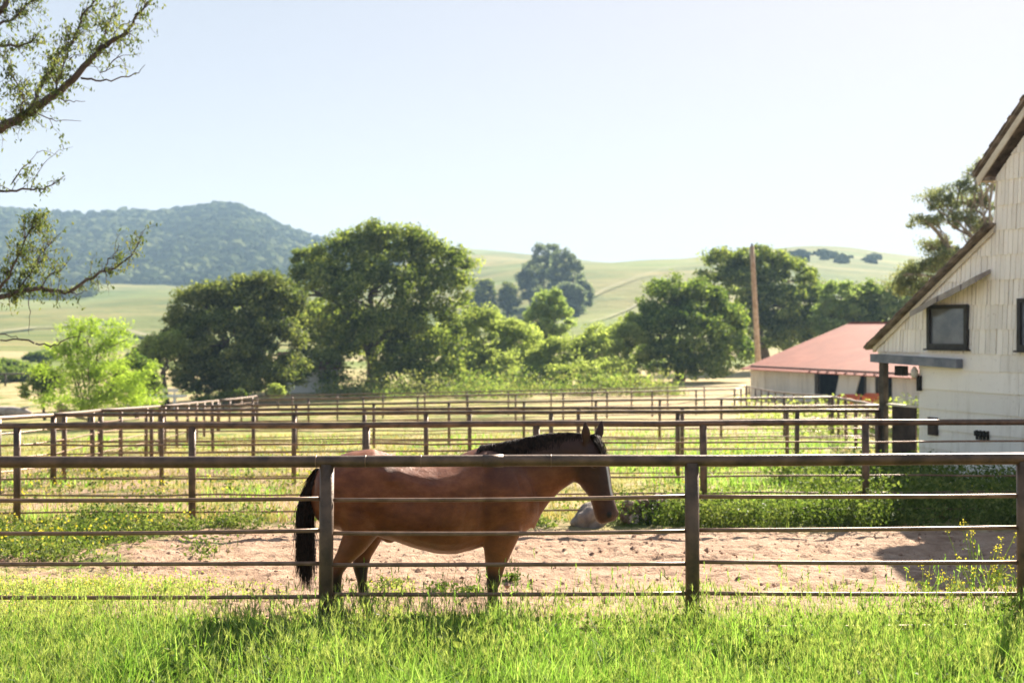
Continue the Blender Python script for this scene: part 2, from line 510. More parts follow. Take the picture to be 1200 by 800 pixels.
def lobes_px(L, Y, dy=None):
    """pixel ellipses (x, y, rx, ry[, dY]) at distance Y -> world lobes"""
    out = []
    for l in L:
        x, y, rx, ry = l[:4]
        Yl = Y + (l[4] if len(l) > 4 else 0)
        c = P(x, y, Yl)
        k = Yl / F
        out.append((c.x, c.y, c.z, rx * k, (rx + ry) * .5 * k * .9, ry * k))
    return out

exec_parts = []

# ------------------------------------------------------------------ fences
RAILS = [1.203, .946, .689, .439, .182]
def rail_pt(px, py, H=1.5):
    a = (px - 600) / F
    lo, hi = 7, 140
    for _ in range(50):
        m = (lo + hi) / 2
        yy = HY - F * (gz(a * m, m) + H - CAMZ) / m
        if yy > py: lo = m
        else: hi = m
    return a * lo, lo

def fence(label, pts, posts=None, spacing=2.6, start=.5, group='rusty pipe corral fences', r_top=.047, r_post=.056, r_rail=.0165,
          rails=RAILS, H=1.5, panels=False, jit=.012):
    pts = [Vector((p[0], p[1], 0)) for p in pts]
    seg = [(pts[i], pts[i + 1]) for i in range(len(pts) - 1)]
    tot = sum((b - a).length for a, b in seg)
    def at(s):
        for a, b in seg:
            L = (b - a).length
            if s <= L + 1e-6: return a + (b - a) * (s / L)
            s -= L
        return seg[-1][1].copy()
    org = at(0); org.z = gz(org.x, org.y)
    t = empty('pipe_fence', org); tag(t, label, 'fence', group)
    def w(p, h): return Vector((p.x, p.y, gz(p.x, p.y) + h)) - org
    cum = [0]
    for a, b in seg: cum.append(cum[-1] + (b - a).length)
    if posts is None:
        posts = [0.03]
        s = start
        while s < tot - .4:
            posts.append(s); s += spacing * random.uniform(.95, 1.05)
        posts += [c for c in cum[1:-1]] + [tot - .03]
        posts = sorted(posts)
    st = sorted(set([0, tot] + cum + list(np.arange(0, tot, 1.5))))
    mb = MB(); mb.tube([w(at(s), H + random.uniform(-.010, .010)) for s in st], r_top, 12); mb.build('top_rail', M['rust'], t, True)
    for s in posts:
        p = at(min(max(s, 0), tot)); lean = Vector((random.uniform(-.016, .016), random.uniform(-.012, .012), 0))
        mb = MB(); mb.tube([w(p, -.35), w(p, H * .5) + lean * .5, w(p, H - .02) + lean], r_post * random.uniform(.96, 1.04), 12)
        mb.build('post', M['rust'], t, True)
    ends = [0] + [s for s in posts if .2 < s < tot - .2] + [tot]
    for h in rails:
        if panels:
            for a, b in zip(ends[:-1], ends[1:]):
                mb = MB(); n = max(4, int((b - a) / .35)); d0, d1 = random.uniform(-jit, jit), random.uniform(-jit, jit)
                sag = random.uniform(.0, .012)
                mb.tube([w(at(a + (b - a) * i / n), h + d0 + (d1 - d0) * i / n - sag * math.sin(math.pi * i / n)) for i in range(n + 1)], r_rail, 8)
                mb.build('rail', M['rustrail'], t, True)
        else:
            mb = MB(); n = max(3, int(tot / .8)); ss = np.linspace(0, tot, n + 1)
            mb.tube([w(at(s), h + random.uniform(-jit, jit)) for s in ss], r_rail, 6)
            mb.build('rail', M['rustrail'], t, True)
    return t, org

Y1, Y2 = 9.45, 18.26
px2x = lambda x, Y: (x - 600) / F * Y
f1x = [px2x(x, Y1) for x in (-480, -50, 381, 812, 1201, 1640)]
ft, fo = fence('front brown pipe fence with five thin rails, nearest to the tall green grass', [(f1x[0], Y1), (f1x[-1], Y1)],
               [x - f1x[0] for x in f1x], panels=True, r_rail=.0165)
# welded sleeve and weld beads on the front top rail
for x0, x1, r in ((566, 590, .0515),):
    a = Vector((px2x(x0, Y1), Y1, 0)); b = Vector((px2x(x1, Y1), Y1, 0))
    mb = MB(); mb.tube([Vector((p.x, p.y, gz(p.x, p.y) + 1.5)) - fo for p in (a, b)], r, 14); mb.build('sleeve', M['rust'], ft, True)
for x in (370, 428, 645, 493):
    p = Vector((px2x(x, Y1), Y1, 0)); q = p + Vector((.008, 0, 0))
    mb = MB(); mb.tube([Vector((v.x, v.y, gz(v.x, v.y) + 1.5)) - fo for v in (p, q)], .0505, 14); mb.build('weld_bead', M['rustrail'], ft, True)

f2x = [px2x(x, Y2) for x in (-380, -180, 20, 225, 429, 629, 825, 1015, 1215, 1330)]
fence('second pipe fence, running along the far weedy edge of the dirt lot', [(f2x[0], Y2), (f2x[-1], Y2)], [x - f2x[0] for x in f2x], r_rail=.015)
LP = [rail_pt(*p) for p in ((62, 486.5), (117, 481), (187, 476), (256, 469), (301, 464))]
RP = [rail_pt(*p) for p in ((1030, 481), (1033, 476), (976, 465), (875, 452))]
names = ['third pipe fence back, next one behind the weedy second fence',
         'fourth pipe fence back, ending at a lit stub rail beside the lime tree',
         'oblique pipe fence crossing the middle of the far grassy paddocks',
         'farthest pipe fence, in front of the oak trees and the tan field']
lp = [LP[0], LP[1], LP[2], LP[4]]
for a, b, nm in zip(lp, RP, names):
    fence(nm, [a, b], r_top=.041, r_post=.05, spacing=2.7, start=random.uniform(1.2, 2.4), r_rail=.015)
fence('short pipe fence starting beside the dark round oak', [LP[3], (RP[3][0] * .9, RP[3][1] * .92)], spacing=3.0, start=1.7, r_rail=.015)
l0 = rail_pt(-60, 492.5)
fence('slanting pipe fence that closes the paddocks along the lime green tree', [l0] + LP, spacing=3.2, start=1.6, r_rail=.015, rails=RAILS[:4])
fence('slanting pipe fence that closes the paddocks beside the red roofed shed', [RP[0], RP[1], RP[2], RP[3]], spacing=3.4, start=1.5, r_rail=.015, rails=RAILS[:4])

# ------------------------------------------------------------------ horse
def horse():
    sc = 1.02
    parts = []
    n = 28
    def ring(c, A, B, prof=None, a=1, b=1):
        """A: lateral axis, B: up axis; prof(theta)->(x,y)"""
        out = []
        for k in range(n):
            th = 2 * math.pi * k / n
            x, y = prof(th) if prof else (math.cos(th), math.sin(th))
            out.append(np.array(c) + np.array(A) * x * a + np.array(B) * y * b)
        return out
    def loft(rings):
        V = [v for r in rings for v in r]; Fc = []
        m = len(rings)
        for i in range(m - 1):
            for k in range(n):
                k2 = (k + 1) % n
                Fc.append((i*n+k, i*n+k2, (i+1)*n+k2, (i+1)*n+k))
        for i, rev in ((0, True), (m - 1, False)):
            c = len(V); V.append(np.mean(rings[i], 0))
            for k in range(n):
                k2 = (k + 1) % n
                Fc.append((c, i*n+k2, i*n+k) if rev else (c, i*n+k, i*n+k2))
        parts.append((V, Fc))
    # torso: roof shaped broad back
    bx = np.array([0, .44, .86, .97, 1.0, .97, .78, .42, 0]); by = np.array([1, .94, .832, .69, .47, .31, .11, .015, 0])
    ts = np.linspace(0, 1, 9); tf = np.linspace(0, 1, 200)
    def barrel(th, flat):
        # th from -pi..pi, 90deg = top
        u = ((th - math.pi / 2 + math.pi) % (2 * math.pi)) - math.pi      # 0 top, +-pi bottom
        t = abs(u) / math.pi; sgn = 1 if u >= 0 else -1
        X = np.interp(t, ts, bx); Y = np.interp(t, ts, by)
        ex, ey = math.sin(abs(u)), (math.cos(u) + 1) / 2
        return sgn * (X * flat + ex * (1 - flat)), (Y * flat + ey * (1 - flat)) * 2 - 1
    tor = [(-.015, 1.20, 1.05, .06, 0), (.05, 1.36, .92, .19, .1), (.15, 1.435, .86, .265, .3), (.30, 1.495, .82, .31, .5), (.50, 1.525, .80, .335, .6),
           (.68, 1.475, .745, .38, .9), (.85, 1.425, .685, .435, 1), (1.05, 1.408, .632, .46, 1), (1.2, 1.435, .622, .445, 1), (1.35, 1.497, .645, .375, .7),
           (1.47, 1.54, .675, .32, .3), (1.6, 1.515, .705, .295, .1), (1.74, 1.44, .745, .265, 0), (1.85, 1.34, .80, .215, 0), (1.92, 1.22, .88, .13, 0)]
    ku = [t[0] for t in tor]; rings = []
    for u in np.linspace(ku[0], ku[-1], 34):
        tp, bt, hw, fl = (np.interp(u, ku, [t[i] for t in tor]) for i in (1, 2, 3, 4))
        rings.append(ring((u, 0, (tp + bt) / 2), (0, 1, 0), (0, 0, 1), lambda th: barrel(th, fl), hw, (tp - bt) / 2))
    loft(rings)
    # neck
    nk = [((1.42, 1.50), (1.90, .80), .22), ((1.58, 1.545), (1.96, .93), .165), ((1.78, 1.585), (2.03, 1.03), .13), ((2.0, 1.625), (2.13, 1.13), .108),
          ((2.20, 1.632), (2.24, 1.20), .095), ((2.39, 1.615), (2.32, 1.27), .085)]
    rings = []
    for s in np.linspace(0, 5, 22):
        tu, tv = (np.interp(s, range(6), [k[0][i] for k in nk]) for i in (0, 1))
        bu, bv = (np.interp(s, range(6), [k[1][i] for k in nk]) for i in (0, 1))
        hw = np.interp(s, range(6), [k[2] for k in nk])
        ax = np.array((tu - bu, 0, tv - bv)); L = np.linalg.norm(ax)
        rings.append(ring(((tu+bu)/2, 0, (tv+bv)/2), (0, 1, 0), ax / L, None, hw, L / 2))
    loft(rings)
    # head, turned a little towards the viewer
    tr = R(-46); ct, stt = math.cos(tr), math.sin(tr)
    poll = np.array((2.385, 0, 1.555))
    def hp(du, lat, dv):
        return poll + np.array((du * ct - lat * stt, du * stt + lat * ct, dv))
    D = np.array((.21, 0, -.66)); D = D / np.linalg.norm(D); Fv = np.array((-D[2], 0, D[0])); Fv = Fv  # forward/front
    Dw = np.array((D[0]*ct, D[0]*stt, D[2])); Fw = np.array((Fv[0]*ct, Fv[0]*stt, Fv[2])); Lw = np.array((-stt, ct, 0))
    hs = [(-.03, .06, -.13, .085), (.06, .095, -.18, .112), (.16, .12, -.215, .125), (.26, .12, -.215, .116), (.36, .108, -.18, .094), (.46, .094, -.125, .08),
          (.55, .094, -.118, .078), (.62, .094, -.122, .08), (.68, .078, -.112, .076), (.715, .04, -.075, .055)]
    rings = []
    for s in np.linspace(-.02, .71, 28):
        f, bk, hw = (np.interp(s, [h[0] for h in hs], [h[i] for h in hs]) for i in (1, 2, 3))
        c = poll + Dw * s + Fw * (f + bk) / 2
        rings.append(ring(c, Lw, Fw, lambda th: (math.copysign(abs(math.cos(th)) ** .85, math.cos(th)), math.copysign(abs(math.sin(th)) ** .85, math.sin(th))), hw, (f - bk) / 2))
    loft(rings)
    # brow ridges, nostril rims, cheeks
    def blob(c, r, sx=(1, 1, 1)):
        rr = []
        for t in np.linspace(-.98, .98, 9):
            q = math.sqrt(1 - t * t)
            rr.append(ring(np.array(c) + Lw * t * r * sx[0], Dw, Fw, None, r * q * sx[1], r * q * sx[2]))
        loft(rr)
    for sd in (-1, 1):
        blob(poll + Dw * .19 + Fw * .070 + Lw * sd * .106, .040, (.9, 1.4, .9))
        blob(poll + Dw * .25 - Fw * .115 + Lw * sd * .075, .085, (.55, 1.1, 1.1))
        blob(poll + Dw * .645 + Fw * .05 + Lw * sd * .05, .036, (.7, 1.2, .9))
    # ears
    for sd, rot in ((-1, 0), (1, 0)):
        b0 = poll + Dw * .0 + Fw * .035 + Lw * sd * .088
        tip = b0 + np.array((.015, 0, .185)) + Lw * sd * .045 + Fw * .0
        axis = tip - b0; rr = []
        for t, w in ((-.15, .032), (0, .038), (.25, .050), (.5, .047), (.75, .031), (.93, .014), (1, .004)):
            rr.append(ring(b0 + axis * t, Lw * .75 + Fw * .5, np.cross(Lw, (0, 0, 1)) * .5, None, w, w * .9))
        loft(rr)
    # legs: lists of (u, lat, v, ru, rlat)
    def leg(pts):
        kk = list(range(len(pts))); rr = []
        for s in np.linspace(0, len(pts) - 1, (len(pts) - 1) * 5 + 1):
            u, la, v, ru, rl = (np.interp(s, kk, [p[i] for p in pts]) for i in range(5))
            rr.append(ring((u, la, v), (1, 0, 0), (0, 1, 0), None, ru, rl))
        loft(rr)
    def front(du, sd):
        leg([(1.66 + du*.3, sd*.14, 1.05, .15, .10), (1.60 + du*.6, sd*.165, .80, .16, .105), (1.57 + du, sd*.16, .66, .125, .085), (1.545 + du, sd*.15, .52, .085, .065),
             (1.535 + du, sd*.145, .43, .066, .058), (1.53 + du, sd*.14, .385, .064, .055), (1.52 + du, sd*.14, .33, .046, .042), (1.52 + du, sd*.14, .22, .042, .038),
             (1.525 + du, sd*.14, .175, .054, .048), (1.55 + du, sd*.14, .12, .045, .042), (1.575 + du, sd*.14, .07, .056, .052), (1.585 + du, sd*.14, .055, .05, .045)])
        return (1.585 + du, sd * .14)
    def hind(du, sd, st=0):
        leg([(.36 + st*.4, sd*.17, 1.16, .24, .13), (.40 + st*.7, sd*.18, .98, .21, .13), (.42 + st*.9, sd*.18, .84, .155, .11), (.345 + du*.6, sd*.165, .68, .115, .082),
             (.265 + du*.85, sd*.15, .575, .08, .06), (.225 + du, sd*.145, .505, .07, .055), (.225 + du, sd*.145, .46, .062, .052), (.235 + du, sd*.14, .38, .046, .044),
             (.25 + du, sd*.14, .25, .045, .042), (.262 + du, sd*.14, .185, .056, .05), (.295 + du, sd*.14, .12, .046, .043), (.32 + du, sd*.14, .07, .056, .052), (.33 + du, sd*.14, .055, .05, .045)])
        return (.33 + du, sd * .14)
    hooves = [front(0, -1), front(.035, 1), hind(-.03, -1), hind(.19, 1, .10)]
    # sheath and dock
    leg([(.62, 0, .83, .09, .06), (.64, 0, .76, .07, .05), (.66, 0, .72, .03, .03)])
    # join, voxel remesh, smooth -> one continuous skin
    V = []; Fc = []; k = 0
    for v, f in parts:
        V += list(v); Fc += [[i + k for i in q] for q in f]; k += len(v)
    me = mesh('horse_raw', np.array(V), Fc)
    tmp = bpy.data.objects.new('horse_raw', me); COL.objects.link(tmp)
    md = tmp.modifiers.new('r', 'REMESH'); md.mode = 'VOXEL'; md.voxel_size = .0125; md.use_smooth_shade = True
    ms = tmp.modifiers.new('s', 'SMOOTH'); ms.factor = .5; ms.iterations = 7
    dg = bpy.context.evaluated_depsgraph_get()
    body = bpy.data.meshes.new_from_object(tmp.evaluated_get(dg))
    bpy.data.objects.remove(tmp)
    body.name = 'body'
    co = np.empty(len(body.vertices) * 3); body.vertices.foreach_get('co', co); co = co.reshape(-1, 3)
    co *= sc
    body.vertices.foreach_set('co', co.ravel())
    body.polygons.foreach_set('use_smooth', np.ones(len(body.polygons), bool))
    q = co / sc
    u, la, v = q.T
    # muscle relief: push the flanks in and out along the lateral axis
    sg = np.sign(la)
    G = lambda u0, v0, su, sv: np.exp(-((u - u0) / su) ** 2 - ((v - v0) / sv) ** 2)
    L = lambda u0, v0, u1, v1, w: np.exp(-((((u - u0) * (v1 - v0) - (v - v0) * (u1 - u0)) / math.hypot(u1 - u0, v1 - v0)) / w) ** 2) * smooth(0, .15, ((u - u0) * (u1 - u0) + (v - v0) * (v1 - v0)) / ((u1 - u0) ** 2 + (v1 - v0) ** 2)) * (1 - smooth(.85, 1, ((u - u0) * (u1 - u0) + (v - v0) * (v1 - v0)) / ((u1 - u0) ** 2 + (v1 - v0) ** 2)))
    dl = .022 * G(1.62, 1.12, .16, .2) - .026 * L(1.46, 1.42, 1.40, .78, .045) - .03 * G(.78, 1.16, .10, .13) + .02 * G(.60, 1.36, .06, .06) + .016 * G(.42, 1.05, .16, .2)
    dl += -.018 * L(.68, 1.3, .54, .88, .05) + .018 * G(1.78, 1.0, .09, .1) - .016 * L(1.72, 1.4, 1.86, .95, .035) - .012 * L(.2, 1.25, .3, .75, .03)
    for i in range(7):
        dl += -.0035 * L(.92 + i * .075, 1.25, .86 + i * .075, .80, .016)
    wl = smooth(.05, .14, np.abs(la)) * smooth(.66, .8, v)
    co[:, 1] += sg * dl * wl * sc
    body.vertices.foreach_set('co', co.ravel())
    nzv = np.array([mnoise.noise((a * 7, b * 7, c * 7)) for a, b, c in q])
    legs = 1 - smooth(.44, .62, v + nzv * .06)
    nose = (q - poll) @ Dw
    front_ = u > 2.2
    muz = smooth(.58, .72, nose + nzv * .05) * front_ * .45
    nostr = np.zeros(len(q))
    for sd in (-1, 1):
        c = poll + Dw * .652 + Fw * .062 + Lw * sd * .074
        nostr = np.maximum(nostr, 1 - smooth(.022, .034, np.linalg.norm((q - c) * np.array([1, 1, .75]), axis=1)))
    ears = smooth(1.70, 1.76, v) * .55 * front_
    dark_coat = .78 * smooth(1.15, 1.5, v) * smooth(1.35, 1.6, u) + .68 * smooth(2.15, 2.35, u) + .3 * np.clip(nzv, 0, 1) * smooth(1.0, .8, v)  # coat colour darker on upper neck and head, mottled low down
    dark = np.clip(np.maximum.reduce([legs * .95, muz, nostr, ears, np.clip(dark_coat, 0, .76)]), 0, 1)
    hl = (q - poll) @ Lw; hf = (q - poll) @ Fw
    pale_stripe = (1 - smooth(.008, .018, np.abs(hl))) * smooth(.10, .16, nose) * (1 - smooth(.46, .54, nose)) * smooth(.03, .06, hf) * front_  # narrow pale stripe in the colour down the front of the face
    at = body.attributes.new('dark', 'FLOAT', 'POINT'); at.data.foreach_set('value', dark.astype(np.float32))
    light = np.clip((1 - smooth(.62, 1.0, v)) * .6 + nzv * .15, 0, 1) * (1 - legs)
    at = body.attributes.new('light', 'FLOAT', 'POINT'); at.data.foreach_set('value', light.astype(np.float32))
    at = body.attributes.new('pale_stripe', 'FLOAT', 'POINT'); at.data.foreach_set('value', pale_stripe.astype(np.float32))
    m, nt, no, ln = newmat('bay_coat')
    a3 = N(nt, 'ShaderNodeAttribute', attribute_name='pale_stripe')
    a1 = N(nt, 'ShaderNodeAttribute', attribute_name='dark'); a2 = N(nt, 'ShaderNodeAttribute', attribute_name='light')
    tc = N(nt, 'ShaderNodeTexCoord')
    mpc = N(nt, 'ShaderNodeMapping'); mpc.inputs['Scale'].default_value = (1, 1, 1.6); ln.new(tc.outputs['Object'], mpc.inputs[0])
    nz = noise_n(nt, 4.2, 7, mpc.outputs[0], .68)
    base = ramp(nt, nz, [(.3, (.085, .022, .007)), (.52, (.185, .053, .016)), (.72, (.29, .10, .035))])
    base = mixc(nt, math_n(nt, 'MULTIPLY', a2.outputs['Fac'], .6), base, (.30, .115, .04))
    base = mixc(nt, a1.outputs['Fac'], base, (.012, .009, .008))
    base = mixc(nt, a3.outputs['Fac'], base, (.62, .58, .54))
    mp = N(nt, 'ShaderNodeMapping'); mp.inputs['Scale'].default_value = (60, 60, 220); ln.new(tc.outputs['Object'], mp.inputs[0])
    hair = noise_n(nt, 1, 3, mp.outputs[0])
    b = N(nt, 'ShaderNodeBsdfPrincipled'); ln.new(base, b.inputs['Base Color'])
    b.inputs['Roughness'].default_value = .42; b.inputs['Specular IOR Level'].default_value = .3
    b.inputs['Sheen Weight'].default_value = .03; b.inputs['Sheen Roughness'].default_value = .4
    b.inputs['Sheen Tint'].default_value = (1, .8, .6, 1)
    bu = N(nt, 'ShaderNodeBump'); bu.inputs['Strength'].default_value = .5; bu.inputs['Distance'].default_value = .007
    n5 = noise_n(nt, 9, 3, tc.outputs['Object'])
    ln.new(math_n(nt, 'ADD', hair, math_n(nt, 'MULTIPLY', n5, 3)), bu.inputs['Height']); ln.new(bu.outputs[0], b.inputs['Normal'])
    o = N(nt, 'ShaderNodeOutputMaterial'); ln.new(b.outputs[0], o.inputs[0])
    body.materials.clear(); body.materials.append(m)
    phi = R(8)
    X0, Y0 = px2x(365, 10.28), 10.28
    t = empty('horse', (X0, Y0, gz(X0 + .9, Y0 + .1)), phi)
    tag(t, 'bay brown horse with black tail and black lower legs standing behind the front fence', 'horse')
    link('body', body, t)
    hairm = simple('black_hair', (.012, .008, .006), (.04, .022, .014), 30, .75, 0, spec=.1)
    def strands(roots, tips, w0, w1, segs=6, sag=0, wob=.01, flat_dir=(1, 0, 0)):
        nS = len(roots); roots = np.array(roots); tips = np.array(tips)
        tt = np.linspace(0, 1, segs + 1)
        ph = rng.normal(0, wob, (nS, 2, 3))
        V = np.empty((nS, segs + 1, 2, 3))
        fd = np.array(flat_dir, float) + rng.normal(0, .35, (nS, 3))
        fd /= np.linalg.norm(fd, axis=1, keepdims=True)
        for i, a in enumerate(tt):
            c = roots * (1 - a) + tips * a + ph[:, 0] * math.sin(a * 3.1) + ph[:, 1] * math.sin(a * 6) * .5
            c[:, 2] += sag * math.sin(a * math.pi)
            w = (w0 * (1 - a ** 2) + w1 * a ** 2)
            V[:, i, 0] = c - fd * w; V[:, i, 1] = c + fd * w
        idx = np.arange(nS * (segs + 1) * 2).reshape(nS, segs + 1, 2)
        f = np.stack([idx[:, :-1, 0], idx[:, :-1, 1], idx[:, 1:, 1], idx[:, 1:, 0]], -1).reshape(-1, 4)
        return V.reshape(-1, 3) * sc, f
    # mane: on the near side of the crest
    rt = []; tp = []
    for i in range(2600):
        s = random.random() ** .9
        cu = 1.44 + s * .93; cv = np.interp(cu, [1.44, 1.58, 1.78, 2.0, 2.2, 2.4], [1.535, 1.552, 1.59, 1.630, 1.638, 1.62])
        hw = np.interp(cu, [1.44, 1.58, 1.78, 2.0, 2.18, 2.4], [.2, .165, .13, .108, .092, .08])
        L = random.uniform(.04, .14) * (.45 + .55 * min(1, (cu - 1.40) / .35))
        h2 = .25; zr = max(0, 1 - L / h2)
        la_ = -hw * math.sqrt(max(0, 1 - zr * zr)) - random.uniform(.0, .006)
        rt.append((cu, random.uniform(-.02, .01), cv + .002)); tp.append((cu - random.uniform(.0, .07), la_, cv - L))
    V, f = strands(rt, tp, .0035, .0012, 6, .014, .004)
    link('mane', mesh('mane', V, f, [hairm]), t)
    rt = []; tp = []
    for i in range(140):
        a0 = poll + Fw * random.uniform(.02, .06) + Lw * random.uniform(-.045, .045) + np.array((0, 0, .055))
        a1_ = poll + Dw * random.uniform(.10, .24) + Fw * .135 + Lw * random.uniform(-.06, .04)
        rt.append(a0); tp.append(a1_)
    V, f = strands(rt, tp, .005, .0015, 5, .02, .01, Lw)
    link('forelock', mesh('forelock', V, f, [hairm]), t)
    # tail
    rt = []; tp = []; rt2 = []
    for i in range(2600):
        g = rng.normal(0, 1, 3)
        a = random.random()
        r0 = np.array((.05 - .06 * a + g[0] * .012, g[1] * .03, 1.36 - a * .28))
        L = random.uniform(.35, .95) * (1 - .2 * a)
        e = np.array((-.05 + g[0] * .034, g[1] * .05, max(.34, .58 + rng.normal(0, .10) - (.16 * random.random() if random.random() < .25 else 0))))
        rt.append(r0); tp.append(e)
    nS = len(rt); segs = 9; rt = np.array(rt); tp = np.array(tp)
    V = np.empty((nS, segs + 1, 2, 3)); ph = rng.normal(0, .012, (nS, 3)); fd = rand_dirs(nS)
    for i, a in enumerate(np.linspace(0, 1, segs + 1)):
        c = rt * (1 - a) + tp * a
        c[:, 0] -= .05 * math.sin(math.pi * min(1, a * 1.15)) * .9
        c[:, 2] += .12 * a * (1 - a)
        c += ph * math.sin(a * 4)
        w = .004 * (1 - a ** 3) + .0008
        V[:, i, 0] = c - fd * w; V[:, i, 1] = c + fd * w
    idx = np.arange(nS * (segs + 1) * 2).reshape(nS, segs + 1, 2)
    f = np.stack([idx[:, :-1, 0], idx[:, :-1, 1], idx[:, 1:, 1], idx[:, 1:, 0]], -1).reshape(-1, 4)
    link('tail', mesh('tail', V.reshape(-1, 3) * sc, f, [hairm]), t)
    hoofm = simple('hoof_horn', (.02, .017, .015), (.06, .05, .04), 12, .5, .2)
    for (hu, hl) in hooves:
        mb = MB(); rr = [(0, .068, .0), (.03, .064, -.004), (.07, .057, -.012), (.085, .05, -.014)]
        Vh = []; Fh = []; kk = 14
        for z, r, dx in rr:
            for k in range(kk):
                a = 2 * math.pi * k / kk
                Vh.append(((hu + dx + .012 + math.cos(a) * r * 1.1) * sc, (hl + math.sin(a) * r) * sc, z * sc))
        for i in range(3):
            for k in range(kk):
                Fh.append((i*kk+k, i*kk+(k+1) % kk, (i+1)*kk+(k+1) % kk, (i+1)*kk+k))
        Fh.append(tuple(range(3*kk, 4*kk))); Fh.append(tuple(range(kk-1, -1, -1)))
        mb.add(Vh, Fh); mb.build('hoof', hoofm, t, True)
    eyem = simple('dark_eye', (.01, .006, .004), (.02, .012, .008), 5, .08, 0, spec=.8)
    for sd in (-1, 1):
        c = (poll + Dw * .205 + Fw * .062 + Lw * sd * .121) * sc
        mb = MB(); Vh = []; Fh = []
        for i in range(7):
            a = math.pi * (i + .5) / 7
            for k in range(12):
                b_ = 2 * math.pi * k / 12
                Vh.append(c + .021 * np.array((math.sin(a) * math.cos(b_), math.sin(a) * math.sin(b_), math.cos(a))))
        for i in range(6):
            for k in range(12):
                Fh.append((i*12+k, i*12+(k+1) % 12, (i+1)*12+(k+1) % 12, (i+1)*12+k))
        Fh += [tuple(range(12)), tuple(range(83, 71, -1))]
        mb.add(Vh, Fh); mb.build('eye', eyem, t, True)
horse()

# ------------------------------------------------------------------ white barn
def paint_mat(name, c, dirt, sc=1.2, rough=.7, streak=.5):
    m, nt, no, ln = newmat(name)
    tc = N(nt, 'ShaderNodeTexCoord'); geo = N(nt, 'ShaderNodeNewGeometry')
    mp = N(nt, 'ShaderNodeMapping'); mp.inputs['Scale'].default_value = (5, 5, .55); ln.new(tc.outputs['Object'], mp.inputs[0])
    n1 = noise_n(nt, sc, 6, mp.outputs[0], .65); n2 = noise_n(nt, .9, 4, tc.outputs['Object']); n3 = noise_n(nt, 14, 4, tc.outputs['Object'])
    col = mixc(nt, math_n(nt, 'MULTIPLY', mrange(nt, n1, .5, .78), streak), c, dirt)
    col = mixc(nt, math_n(nt, 'MULTIPLY', mrange(nt, n3, .6, .75), .45), col, dirt)
    v = math_n(nt, 'ADD', math_n(nt, 'MULTIPLY', geo.outputs['Random Per Island'], .16), math_n(nt, 'ADD', math_n(nt, 'MULTIPLY', n2, .14), .82))
    mul = N(nt, 'ShaderNodeVectorMath', operation='SCALE'); ln.new(col, mul.inputs[0]); ln.new(v, mul.inputs['Scale'])
    b = N(nt, 'ShaderNodeBsdfPrincipled'); ln.new(mul.outputs[0], b.inputs['Base Color'])
    b.inputs['Roughness'].default_value = rough; b.inputs['Specular IOR Level'].default_value = .25
    bu = N(nt, 'ShaderNodeBump'); bu.inputs['Strength'].default_value = .35; bu.inputs['Distance'].default_value = .01
    ln.new(n1, bu.inputs['Height']); ln.new(bu.outputs[0], b.inputs['Normal'])
    o = N(nt, 'ShaderNodeOutputMaterial'); ln.new(b.outputs[0], o.inputs[0])
    return m
M['white'] = paint_mat('white_painted_shakes', (.95, .89, .81), (.55, .46, .36), streak=.38)
M['white2'] = paint_mat('white_painted_planks', (.95, .89, .81), (.50, .43, .35), .7, streak=.45)
M['shake'] = simple('brown_roof_shakes', (.13, .105, .085), (.32, .26, .21), 5, .9, .6, 30)
M['wood_dark'] = simple('dark_weathered_wood', (.045, .038, .030), (.11, .09, .07), 4, .85, .5, 24)
M['beam'] = simple('blue_grey_painted_timber', (.13, .145, .18), (.24, .25, .28), 3, .7, .3, 20)
M['awning'] = simple('grey_weathered_planks', (.24, .21, .19), (.40, .36, .33), 3, .8, .4, 24)
M['gatewood'] = simple('dark_brown_boards', (.035, .024, .020), (.08, .055, .045), 3, .8, .3, 20)
M['trimpale'] = simple('pale_bare_trim', (.58, .50, .39), (.74, .67, .56), 3, .8, .2)
M['frame'] = simple('black_window_frame', (.025, .024, .023), (.05, .048, .045), 4, .6, .15)
M['pane'] = simple('dusty_grey_pane', (.09, .10, .115), (.17, .18, .20), 2.2, .12, 0, spec=.6)
M['black'] = simple('near_black', (.012, .011, .010), (.03, .027, .024), 2, .9, 0)  # even near-black for small fittings, wheels and the shed's inner wall

